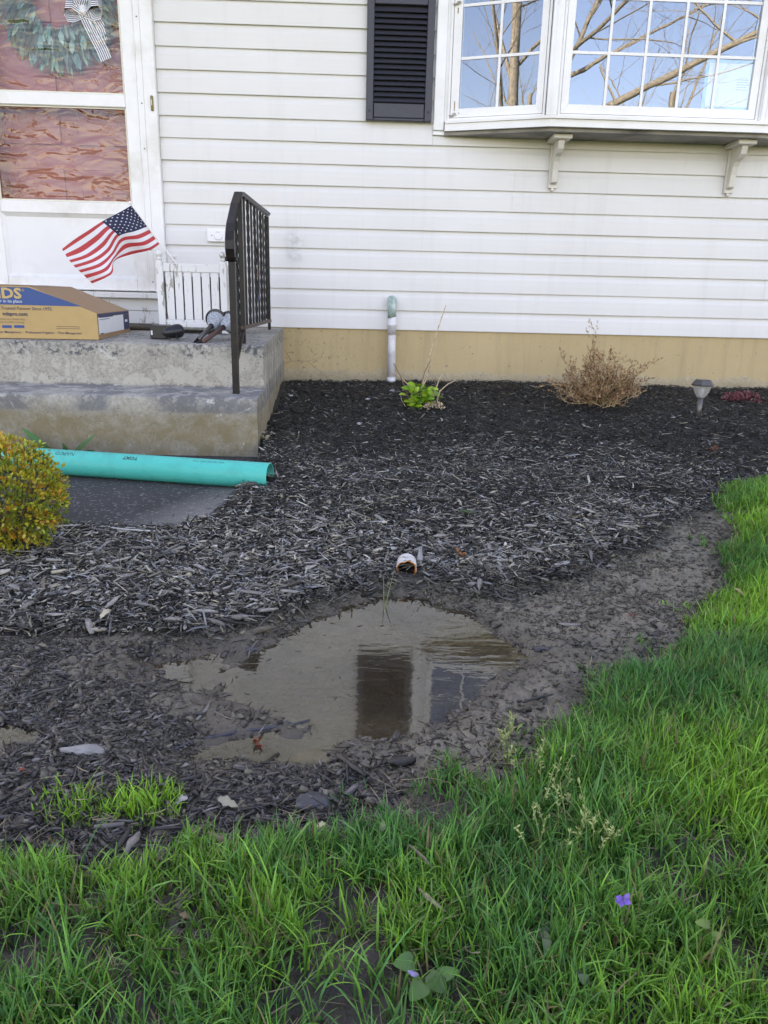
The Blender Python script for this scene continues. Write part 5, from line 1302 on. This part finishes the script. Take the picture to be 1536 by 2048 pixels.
HL = np.clip(rng.normal(.038, .0145, n) * h_t[ti] * edge_h, .018, .125)
az = rng.uniform(0, 2 * np.pi, n); lean = np.abs(rng.normal(.26, .22, n)); curl = np.abs(rng.normal(.42, .42, n))
wd = rng.uniform(.0011, .0027, n) * (1 + .20 * sstep(1.3, .7, by) + .45 * sstep(1.2, 2.0, by))
st = 5; V = np.zeros((n, 2 * st - 1, 3)); dirx, diry = np.cos(az), np.sin(az)
twist = az + np.pi / 2 + rng.normal(0, .5, n); sx, sy = np.cos(twist), np.sin(twist)
px_ = np.zeros(n); pz_ = np.zeros(n); ang = lean.copy()
Cg = np.zeros((n, 2 * st - 1, 3))
yel = np.clip(.33 + tone_t[ti] * 1.0 + rng.normal(0, .22, n) + .45 * sstep(-.05, -.28, bx) * sstep(1.15, .9, by) - .15 * sstep(.5, .2, np.abs(bx - .15)) * sstep(1.0, .8, by) + .2 * sstep(.5, .8, bx) * sstep(1.0, 1.5, by), 0, 1)
cA = np.array([.052, .215, .052]); cB = np.array([.205, .455, .042])
cb_ = cA * (1 - yel[:, None]) + cB * yel[:, None]; cb_ *= rng.uniform(.65, 1.35, n)[:, None] * rng.uniform(.78, 1.25, len(T_))[ti][:, None]
dead = rng.random(n) < .06; cb_[dead] = np.array([.26, .21, .10]) * rng.uniform(.6, 1.1, dead.sum())[:, None]
for k in range(st):
    t = k / (st - 1); wv = wd * .5 * (1 - t ** 2.2) * (.75 + .5 * min(t * 2, 1))
    cx, cy_, cz = bx + dirx * px_, by + diry * px_, bz + pz_
    colk = cb_ * (.86 + .18 * t)
    if k < st - 1:
        V[:, 2 * k] = np.stack([cx - sx * wv, cy_ - sy * wv, cz], 1); V[:, 2 * k + 1] = np.stack([cx + sx * wv, cy_ + sy * wv, cz], 1); Cg[:, 2 * k] = colk; Cg[:, 2 * k + 1] = colk
    else: V[:, 2 * k] = np.stack([cx, cy_, cz], 1); Cg[:, 2 * k] = colk
    px_ = px_ + np.sin(ang) * HL / (st - 1); pz_ = pz_ + np.cos(ang) * HL / (st - 1); ang = np.minimum(ang + curl * .42, 2.0)
f = []
for k in range(st - 2): f += [(2 * k, 2 * k + 1, 2 * k + 3), (2 * k, 2 * k + 3, 2 * k + 2)]
f += [(2 * st - 4, 2 * st - 3, 2 * st - 2)]
F = (np.array(f)[None] + (np.arange(n) * (2 * st - 1))[:, None, None]).reshape(-1, 3)
tag(np_mesh('grass', V.reshape(-1, 3), F, GRASS, col=Cg.reshape(-1, 3), smooth=True), kind='stuff')
NT = 9000
ty = rng.uniform(.5, 2.6, NT); tx = rng.uniform(-1.0, 1.6, NT); k_t = (lawn_d(tx, ty) < .03) & in_view(tx, ty, .1); xy = np.stack([tx, ty], 1)[k_t]; nT = len(xy); g = rng.uniform(.10, .34, nT)
tag(chips('thatch', nT, xy, rng.uniform(.012, .055, nT), rng.uniform(.0008, .0026, nT), rng.uniform(.0004, .001, nT), np.stack([g * 1.1, g * .92, g * .60], 1), DRY, rng.uniform(.002, .022, nT), .35), kind='stuff')
# stray chips swept onto the walk
wx = rng.uniform(-1.2, -.44, 700); wy = rng.uniform(2.12, 3.0, 700); dw = sdf(wx, wy, WALK); k_t = (dw < -.004) & (rng.random(700) < np.exp(dw / .045) + .05); xy = np.stack([wx, wy], 1)[k_t]; nT = len(xy)
so_ = chips('stray_mulch', nT, xy, rng.uniform(.004, .026, nT), rng.uniform(.001, .005, nT), rng.uniform(.0006, .002, nT), np.repeat(rng.uniform(.03, .3, nT)[:, None], 3, 1), CHIP, 0, .05)
co = np.zeros(nT * 27, np.float32); so_.data.vertices.foreach_get('co', co); co = co.reshape(nT, 9, 3); co[:, :, 2] += (.1195 + (xy[:, 1] - 2.1) * .012 - co[:, :, 2].mean(1))[:, None]; so_.data.vertices.foreach_set('co', co.ravel()); tag(so_, kind='stuff')
# seed heads of annual meadow grass
m_v = []; it = []
sg = thing('seeding_grass', 'tuft of pale seeding grass heads at the lawn edge below the puddle', 'grass tuft', tuple(gp(1080, 1560)))
stm = MB()
for (px, py, k) in ((1010, 1480, 9), (1090, 1580, 8), (1165, 1640, 7), (1090, 1690, 4), (1160, 1695, 5), (1210, 1655, 5), (1060, 1520, 5)):
    b0 = gp(px, py + 40)
    for j in range(k):
        b = b0 + Vector((random.gauss(0, .018), random.gauss(0, .018), 0)); tip = b + Vector((random.gauss(0, .02), random.gauss(0, .02), random.uniform(.045, .07)))
        stm.tube([b, b.lerp(tip, .5) + Vector((0, 0, .008)), tip], .0006, 3, cap=False)
        for q in range(13):
            s0 = b.lerp(tip, random.uniform(.62, 1.0)); it.append((s0, Vector((random.gauss(0, .8), random.gauss(0, .8), .9)), rv(), random.uniform(.004, .008), random.uniform(.0016, .003), jit((.34, .38, .17), .2), .2, oval))
tag(stm.build('stems', simple('grass_stem', (.18, .26, .07), .6, .2, 40, 0), sg), kind='stuff')
V_, F_, C_ = leaf_batch(it, 2); tag(np_mesh('seed_heads', V_, F_, DRY, sg, col=C_), kind='stuff')
# two stems standing in the puddle
ws = thing('grass_stem', 'thin green grass stems standing in the water in front of the drain pipe', 'grass stem', tuple(Zp(768, 1222, WATER)))
b = Zp(768, 1224, WATER - .01); 
for (px, py, dy) in ((789, 1137, .05), (767, 1150, .04), (776, 1200, .01)):
    t_ = W(px, py, b.y + dy); m = MB(); m.tube([b, b.lerp(t_, .5), t_], [.0014, .0011, .0005], 5); m.build('stem', simple('green_stem', (.13, .17, .05), .5, .2, 40, 0), ws)

# ------------------------------------------------------------------ boxwood ball
bxp = gp(22, 1108); bc_ = Vector((bxp.x, bxp.y + .02, bxp.z + .158)); RB = .143
bx_ = thing('boxwood_bush', 'clipped yellow green boxwood ball with orange tinged leaves at the left edge', 'bush', tuple(bxp))
it = []
for i in range(3500):
    d = Vector((random.gauss(0, 1), random.gauss(0, 1), random.gauss(0, 1))).normalized()
    if d.z < -.93: continue
    r = RB * (random.uniform(.80, 1.0) if random.random() < .75 else random.uniform(.5, .8)) * (1 + .13 * float(vnoise(d.x * 2 + d.z, d.y * 2 + d.z * 1.7, 2.6, 7)) * 2)
    p = bc_ + Vector((d.x * r, d.y * r, d.z * r * 1.05))
    tn = float(vnoise(d.x * 1.5 + d.z, d.y + d.z * 1.6, 2.6, 4)) + random.gauss(0, .16)
    if tn > .33: cc = (.44, .22, .03)
    elif tn > .06: cc = (.38, .34, .035)
    elif tn > -.17: cc = (.25, .29, .03)
    else: cc = (.11, .18, .026)
    for q in range(2):
        dd = (d * 1.0 + rv(.75) + Vector((0, 0, .35))).normalized()
        it.append((p + rv(.004), dd, d + rv(.6), random.uniform(.010, .0165), random.uniform(.0055, .009), jit(cc, .25), .1, obov))
p = bc_ + Vector((.012, -.03, RB * 1.07))
for q in range(8): it.append((p + Vector((0, 0, q * .002)), Vector((random.gauss(0, .5), random.gauss(0, .5), 1)), (0, -1, .2), .017, .009, jit((.50, .30, .04), .15), .1, obov))
V_, F_, C_ = leaf_batch(it, 3); tag(np_mesh('leaves', V_, F_, LEAF, bx_, col=C_, smooth=True), kind='stuff')
m = MB()
for i in range(60):
    d = Vector((random.gauss(0, 1), random.gauss(0, 1), random.gauss(.3, .8))).normalized(); m.tube([bxp + Vector((random.uniform(-.01, .01), .02, -.01)), bxp + Vector((d.x * .05, d.y * .05 + .02, .06)), bc_ + d * RB * .9], [.004, .0025, .001], 4, cap=False)
m.build('twigs', simple('boxwood_twig', (.10, .075, .05), .8, .3, 40, 0), bx_)
# brown litter under the bush
it = []
for i in range(240):
    x = bxp.x + random.gauss(-.02, .05); y = bxp.y + random.gauss(-.02, .035); it.append((Vector((x, y, zg1(x, y) + .006)), Vector((random.gauss(0, 1), random.gauss(0, 1), .1)), (0, 0, 1), .013, .008, jit((.13, .062, .035), .35), .2, obov))
V_, F_, C_ = leaf_batch(it, 2); tag(np_mesh('leaf_litter', V_, F_, DRY, col=C_), kind='stuff')

# ------------------------------------------------------------------ plants by the wall
hp = gp(850, 812); Yh = hp.y
hy = thing('hydrangea', 'small hydrangea with fresh crinkled green leaves and bare tan canes by the wall', 'plant', tuple(hp))
CANE = simple('tan_cane', (.52, .41, .27), .7, .25, 60, .2, dirt=(.16, .10, .07), dscale=40); CANE2 = simple('brown_cane', (.20, .12, .075), .7, .25, 60, .2)
def cane(pts, r, mat, par, nm='cane'):
    r *= 1.35
    P3 = [W(px, py, Yh + dy) for px, py, dy in pts]; m = MB(); m.tube(P3, [r * (1 - .5 * i / (len(P3) - 1)) for i in range(len(P3))], 6); return m.build(nm, mat, par)
cane([(847, 800, .02), (845, 772, .03), (852, 735, .05), (865, 690, .08), (892, 610, .12)], .0040, CANE, hy)
cane([(836, 790, .0), (852, 760, .02), (868, 705, .04)], .0030, CANE, hy)
cane([(838, 795, .0), (845, 760, .02), (850, 742, .03), (861, 722, .05)], .0028, CANE2, hy)
cane([(822, 808, -.01), (808, 770, -.01), (800, 750, -.01), (787, 726, .0)], .0032, CANE2, hy)
cane([(826, 790, .0), (815, 768, .0), (803, 757, .0), (783, 742, .01)], .0032, CANE, hy)
cane([(866, 792, .0), (880, 755, .0), (893, 733, .0)], .0030, CANE, hy)
cane([(874, 800, -.01), (880, 782, -.02), (896, 768, -.02), (918, 757, -.02)], .0030, CANE, hy)
cane([(830, 796, -.02), (829, 775, -.02), (828, 763, -.02)], .0020, CANE2, hy)
cane([(868, 795, .0), (870, 770, .0), (872, 754, .0)], .0020, CANE2, hy)
cane([(812, 815, -.03), (803, 800, -.03), (801, 788, -.03)], .0016, CANE, hy)
cane([(876, 830, -.05), (875, 802, -.03), (879, 782, -.02)], .0024, CANE, hy)
nl = 0
for i in range(84):
    px = random.gauss(845, 17); py = random.uniform(772, 818); px = min(max(px, 815), 884)
    if py > 808 and px > 862: continue
    b = W(px, py, Yh + random.uniform(-.06, .05)); b.z = max(b.z, zg1(b.x, b.y) + .006)
    L = random.uniform(.034, .056); d = Vector((random.gauss(0, .7), random.gauss(-.5, .5), random.uniform(.0, 1.0)))
    V_, F_, C_ = leaf_batch([(b, d, Vector((0, -.5, 1)) + rv(.5), L, L * .72, jit(random.choice([(.19, .38, .02), (.27, .46, .03), (.12, .28, .02)]), .2), .35, oval)], 5)
    np_mesh('leaf', V_, F_, LEAF, hy, col=C_, smooth=True)
it = []; hc = W(868, 822, Yh - .06); hc.z = zg1(hc.x, hc.y) + .018
for i in range(170):
    d = rv().normalized(); it.append((hc + Vector((d.x * .048, d.y * .03, abs(d.z) * .026 - .008)), d + rv(.5), rv(), random.uniform(.008, .014), random.uniform(.006, .011), jit(random.choice([(.50, .40, .26), (.38, .27, .17), (.60, .50, .36)]), .2), .3, oval))
V_, F_, C_ = leaf_batch(it, 2); tag(np_mesh('dead_flower_head', V_, F_, DRY, hy, col=C_), kind='stuff')
for (px, py) in ((770, 785), (735, 800), (768, 778)):
    pass
# dry twiggy shrub
dp = gp(1200, 812); Ys = dp.y
dsb = thing('dry_shrub', 'dry tan twiggy shrub with withered leaves against the foundation', 'shrub', tuple(dp))
tw = MB(); it = []; rs = random.Random(4)
def twig(p, d, L, r, lvl):
    n = 4; pts = [p]; cur = d
    for i in range(n):
        cur = (cur + Vector((rs.gauss(0, .16), rs.gauss(0, .16), rs.gauss(.05, .12)))).normalized(); pts.append(pts[-1] + cur * L / n)
    tw.tube(pts, [r * (1 - .6 * i / n) for i in range(n + 1)], 4, cap=False)
    for i in range(1, n + 1):
        if lvl >= 1 or i >= 2:
            for q in range(rs.choice([1, 2, 2, 3])):
                it.append((pts[i] + Vector((rs.gauss(0, .003), rs.gauss(0, .003), rs.gauss(0, .004))), cur + Vector((rs.gauss(0, .7), rs.gauss(0, .7), rs.gauss(.3, .5))), Vector((rs.gauss(0, 1), -1, rs.gauss(0, 1))), rs.uniform(.009, .018), rs.uniform(.004, .0075), jit(rs.choice([(.36, .20, .11), (.38, .24, .13), (.22, .12, .07), (.42, .31, .18)]), .2), .3, oval))
        if lvl < 2 and rs.random() < .85: twig(pts[i], (cur + Vector((rs.gauss(0, .7), rs.gauss(0, .5), rs.gauss(.15, .35)))).normalized(), L * rs.uniform(.35, .6), r * .6, lvl + 1)
for i in range(64):
    a = rs.uniform(-1.42, 1.42); up = math.cos(a) * .9; L = (.27 if abs(a + .12) < .25 else .20 if abs(a) < .9 else .27) * rs.uniform(.5, 1.0)
    twig(dp + Vector((rs.gauss(0, .03), rs.gauss(.02, .03), 0)), Vector((math.sin(a) * .95, rs.gauss(-.12, .3), max(.10, up))).normalized(), L, .0028, 0)
tag(tw.build('twigs', simple('dry_twig', (.38, .27, .14), .8, .25, 60, 0), dsb), kind='stuff')
V_, F_, C_ = leaf_batch(it, 2); tag(np_mesh('withered_leaves', V_, F_, DRY, dsb, col=C_), kind='stuff')
# burgundy stonecrop
def rosette_plant(name, label, cat, px, py, spreadx, spready, n, col, Lr, up=.8, nl=7, mat=LEAF):
    b0 = gp(px, py); t = thing(name, label, cat, tuple(b0)); it = []
    for i in range(n):
        x = b0.x + random.gauss(0, spreadx); y = b0.y + random.gauss(0, spready); z = zg1(x, y); hgt = random.uniform(.2, 1) * Lr * 2.6
        for q in range(nl):
            it.append((Vector((x, y, z + hgt * random.uniform(.5, 1))), Vector((random.gauss(0, .7), random.gauss(0, .7), up)), rv(), Lr * random.uniform(.6, 1.1), Lr * .45, jit(random.choice(col), .25), .1, obov))
    V_, F_, C_ = leaf_batch(it, 2); tag(np_mesh('leaves', V_, F_, mat, t, col=C_, smooth=True), kind='stuff')
    return t
rosette_plant('stonecrop', 'low burgundy stonecrop clump at the wall right of the standing solar light', 'plant', 1480, 803, .050, .035, 90, [(.24, .05, .06), (.15, .04, .05), (.28, .10, .11), (.17, .08, .08)], .020)
rosette_plant('red_sprout', 'red budding sprout with tan scales at the small pool', 'sprout', 513, 1504, .005, .004, 6, [(.24, .045, .03), (.30, .09, .06), (.10, .08, .02)], .009, 1.2)
rosette_plant('orange_sprout', 'small orange red sprout in the mulch near the right lawn edge', 'sprout', 1428, 905, .008, .006, 8, [(.30, .09, .04), (.24, .11, .06)], .010)
rosette_plant('orange_sprout', 'tiny orange red sprout on the mulch bank above the drain pipe', 'sprout', 922, 1117, .004, .004, 3, [(.36, .13, .03)], .011, .6)
rosette_plant('red_sprout', 'tiny pink red bud on the mud at far left', 'sprout', 43, 1548, .003, .002, 2, [(.36, .11, .07)], .006, .6)
rosette_plant('red_sprout', 'tiny red bud on the muddy flat at right', 'sprout', 1263, 1238, .002, .002, 2, [(.28, .07, .05)], .008, .5)
# leaf plants
def blade_plant(name, label, cat, base, leaves, col, mat=LEAF, shape=lance, each=True):
    t = thing(name, label, cat, tuple(base))
    for (d, L, wv, dr) in leaves:
        V_, F_, C_ = leaf_batch([(base + Vector((random.gauss(0, .004), random.gauss(0, .004), 0)), d, Vector((0, -.6, 1)), L, wv, jit(col, .2), dr, shape)], 7)
        np_mesh('leaf', V_, F_, mat, t, col=C_, smooth=True)
    return t
wb = Vector((-1.36, 2.98, .125))
blade_plant('weed', 'broad leaved green weed growing between the step and the teal pipe', 'weed', Vector((-1.265, 2.985, .125)), [((-.7, -.1, 1.0), .165, .038, .25), ((-.9, -.3, .5), .13, .035, .2), ((-.2, -.4, .7), .09, .03, .2)], (.045, .13, .035))
blade_plant('weed', 'smaller green weed with a pointed leaf right of the broad leaved weed', 'weed', Vector((-1.185, 2.985, .125)), [((.85, -.15, 1.0), .145, .036, .15), ((.9, -.3, .55), .10, .03, .2), ((-.1, -.3, .8), .07, .022, .1), ((.5, -.5, .4), .08, .03, .1)], (.04, .12, .03))
b = gp(935, 1030)
blade_plant('weed', 'little grey green weed sprouting from the weathered mulch', 'weed', b, [((math.cos(a), math.sin(a) * .8, .8), random.uniform(.025, .04), .009, .3) for a in np.linspace(0, 5.6, 9)], (.075, .115, .05))
b = gp(1140, 1035)
blade_plant('weed', 'tan dried weed lying on the weathered mulch at right', 'weed', b, [((math.cos(a), math.sin(a) * .8, .35), random.uniform(.025, .045), .007, .2) for a in np.linspace(0, 5.6, 8)], (.32, .25, .13), DRY)
# violet and its leaves, ground ivy
def lawn_leaf(label, px, py, n, size, col, cat='weed', nm='violet_plant', hgt=.035):
    b = gp(px, py); t = thing(nm, label, cat, tuple(b))
    for i in range(n):
        p = b + Vector((random.gauss(0, size * .8), random.gauss(0, size * .6), random.uniform(hgt * .6, hgt * 1.2)))
        V_, F_, C_ = leaf_batch([(p, Vector((random.gauss(0, .6), random.gauss(-.3, .5), random.uniform(.1, .7))), Vector((random.gauss(0, .5), -.6, 1)), size * random.uniform(.6, 1.0), size * random.uniform(.6, .85), jit(col, .3), .7, lambda t: max(.05, math.sin(math.pi * (.16 + .82 * t)) ** .7))], 6)
        np_mesh('leaf', V_, F_, LEAF, t, col=C_, smooth=True)
    return t
lawn_leaf('heart leaved violet plant in the grass at the bottom of the lawn', 845, 1990, 5, .025, (.06, .17, .035))
lawn_leaf('round leaved weed at the right lawn border by the frame edge', 1425, 1925, 4, .014, (.12, .22, .05), nm='round_leaf_weed')
lawn_leaf('single pale clover like leaf in the grass below the mud', 765, 1712, 2, .015, (.13, .20, .09), nm='round_leaf_weed', hgt=.02)
lawn_leaf('grey green ground ivy patch low in the lower lawn', 1090, 1905, 5, .013, (.10, .15, .07), nm='ground_ivy', hgt=.02)
lawn_leaf('grey green ground ivy patch near the bottom right', 1160, 1990, 5, .013, (.10, .15, .07), nm='ground_ivy', hgt=.02)
vb = gp(1238, 1872); vt = W(1238, 1853, vb.y); vt.z = max(vt.z, vb.z + .05)
vf = thing('violet_flower', 'open purple violet flower standing in the lawn', 'flower', tuple(vb))
m = MB(); m.tube([vb, vb.lerp(vt, .6) + Vector((.003, 0, 0)), vt], .0008, 5); m.build('stem', simple('violet_stem', (.10, .18, .05), .5, .2, 40, 0), vf)
PET = mk_vcol('violet_petal', .6, False, .25, .2)
for d in ((-.9, -.5, .5), (.9, -.4, .9), (-.3, -.6, -.6), (.5, -.6, -.1), (-.9, -.5, -.2)):
    V_, F_, C_ = leaf_batch([(vt, d, (0, -1, .3), .0085, .007, jit((.19, .12, .50), .22), .45, obov)], 4); np_mesh('petal', V_, F_, PET, vf, col=C_, smooth=True)
vb2 = gp(852, 2020); vf2 = thing('violet_bud', 'closed pale violet bud beside the heart shaped leaves', 'flower', tuple(vb2)); vt2 = vb2 + Vector((-.01, 0, .045))
m = MB(); m.tube([vb2, vt2], .0008, 5); m.build('stem', bpy.data.materials['violet_stem'], vf2)
V_, F_, C_ = leaf_batch([(vt2, (-.6, -.2, .5), (0, -1, .3), .014, .006, (.30, .26, .55), .1, oval), (vt2, (-.5, -.4, .6), (0, -1, .3), .012, .006, (.34, .30, .55), .1, oval)], 4); np_mesh('petals', V_, F_, PET, vf2, col=C_, smooth=True)
# dead leaves
def dead_leaf(label, px, py, L, col, n=1, lift=.012):
    b = gp(px, py); it = []
    for i in range(n): it.append((b + Vector((random.gauss(0, L * .3 * (n > 1)), random.gauss(0, L * .2 * (n > 1)), lift)), Vector((random.gauss(0, 1) + .6, random.gauss(0, .3), .12)), Vector((random.gauss(0, .5), -.3, 1)), L * .66, L * .36, jit(col, .12), .9, lambda t: max(.05, math.sin(math.pi * (.06 + .9 * t)) * (1 + .28 * math.sin(t * 17)))))
    V_, F_, C_ = leaf_batch(it, 9); o = np_mesh('dead_leaf', V_, F_, DRY, col=C_, smooth=True); tag(o, label, 'leaf')
dead_leaf('curled pale grey dead leaf on the mud between two grass patches', 376, 1612, .040, (.42, .40, .42))
dead_leaf('pale crumpled dead leaf right of the curled grey leaf', 437, 1617, .036, (.40, .35, .28))
dead_leaf('tan dead oak leaf caught upright in the grass at right', 1462, 1212, .042, (.36, .25, .14), 1, .045)
dead_leaf('cream curled dead leaf on the mulch bank at left', 222, 1236, .040, (.45, .40, .30), 1, .02)
dead_leaf('dark brown wet leaf on the mud at right of the puddle', 1068, 1216, .035, (.09, .045, .03), 1, .004)
dead_leaf('tan dead leaf between the lower grass tufts', 360, 1852, .020, (.40, .30, .17), 1, .015)
dead_leaf('pale dead leaf at the front edge of the muddy strip', 652, 1668, .022, (.45, .44, .26), 1, .015)
dead_leaf('pale tan dead leaf near the ground ivy in the lower lawn', 1075, 1890, .022, (.34, .26, .17), 1, .015)
# pebbles near the wall
def pebble(label, px, py, r, mat, grp=None):
    b = gp(px, py); bm = bmesh.new(); bmesh.ops.create_icosphere(bm, subdivisions=2, radius=1); rs2 = random.Random(int(px)); 
    for v in bm.verts: v.co = Vector((v.co.x * r * 1.25, v.co.y * r, v.co.z * r * .65)) * (1 + .10 * math.sin(v.co.x * 3 + px) + .06 * math.sin(v.co.y * 5))
    m = MB(); bm.verts.index_update(); m.add([v.co + b + Vector((0, 0, .012)) for v in bm.verts], [[v.index for v in f_.verts] for f_ in bm.faces]); bm.free()
    o = m.build('pebble', mat, None, True); tag(o, label, 'pebble', grp)
pebble('pale flat pebble on the dark mulch below the discharge pipe', 784, 786, .011, STONE)
pebble('rounder pale pebble left of the flat pebble on the mulch', 735, 803, .011, STONE)
pebble('grey pebble beside the corner of the steps on the mulch', 582, 796, .010, STONE)
pebble('whitish pebble on the mulch in front of the corner of the steps', 718, 853, .010, STONE)
# white cord along the front edge of the walk
m = MB(); cp_ = [(60, 1062), (90, 1055), (120, 1052), (160, 1050), (200, 1052), (245, 1058), (300, 1062)]
m.tube([Vector((*Zp(px, py, .1235)[:2], .1235)) for px, py in cp_], .0022, 6); o = m.build('cord', simple('pale_cord', (.45, .46, .46), .6, .3, 120, .2)); tag(o, 'thin pale cord lying along the curved front edge of the walk', 'cord')
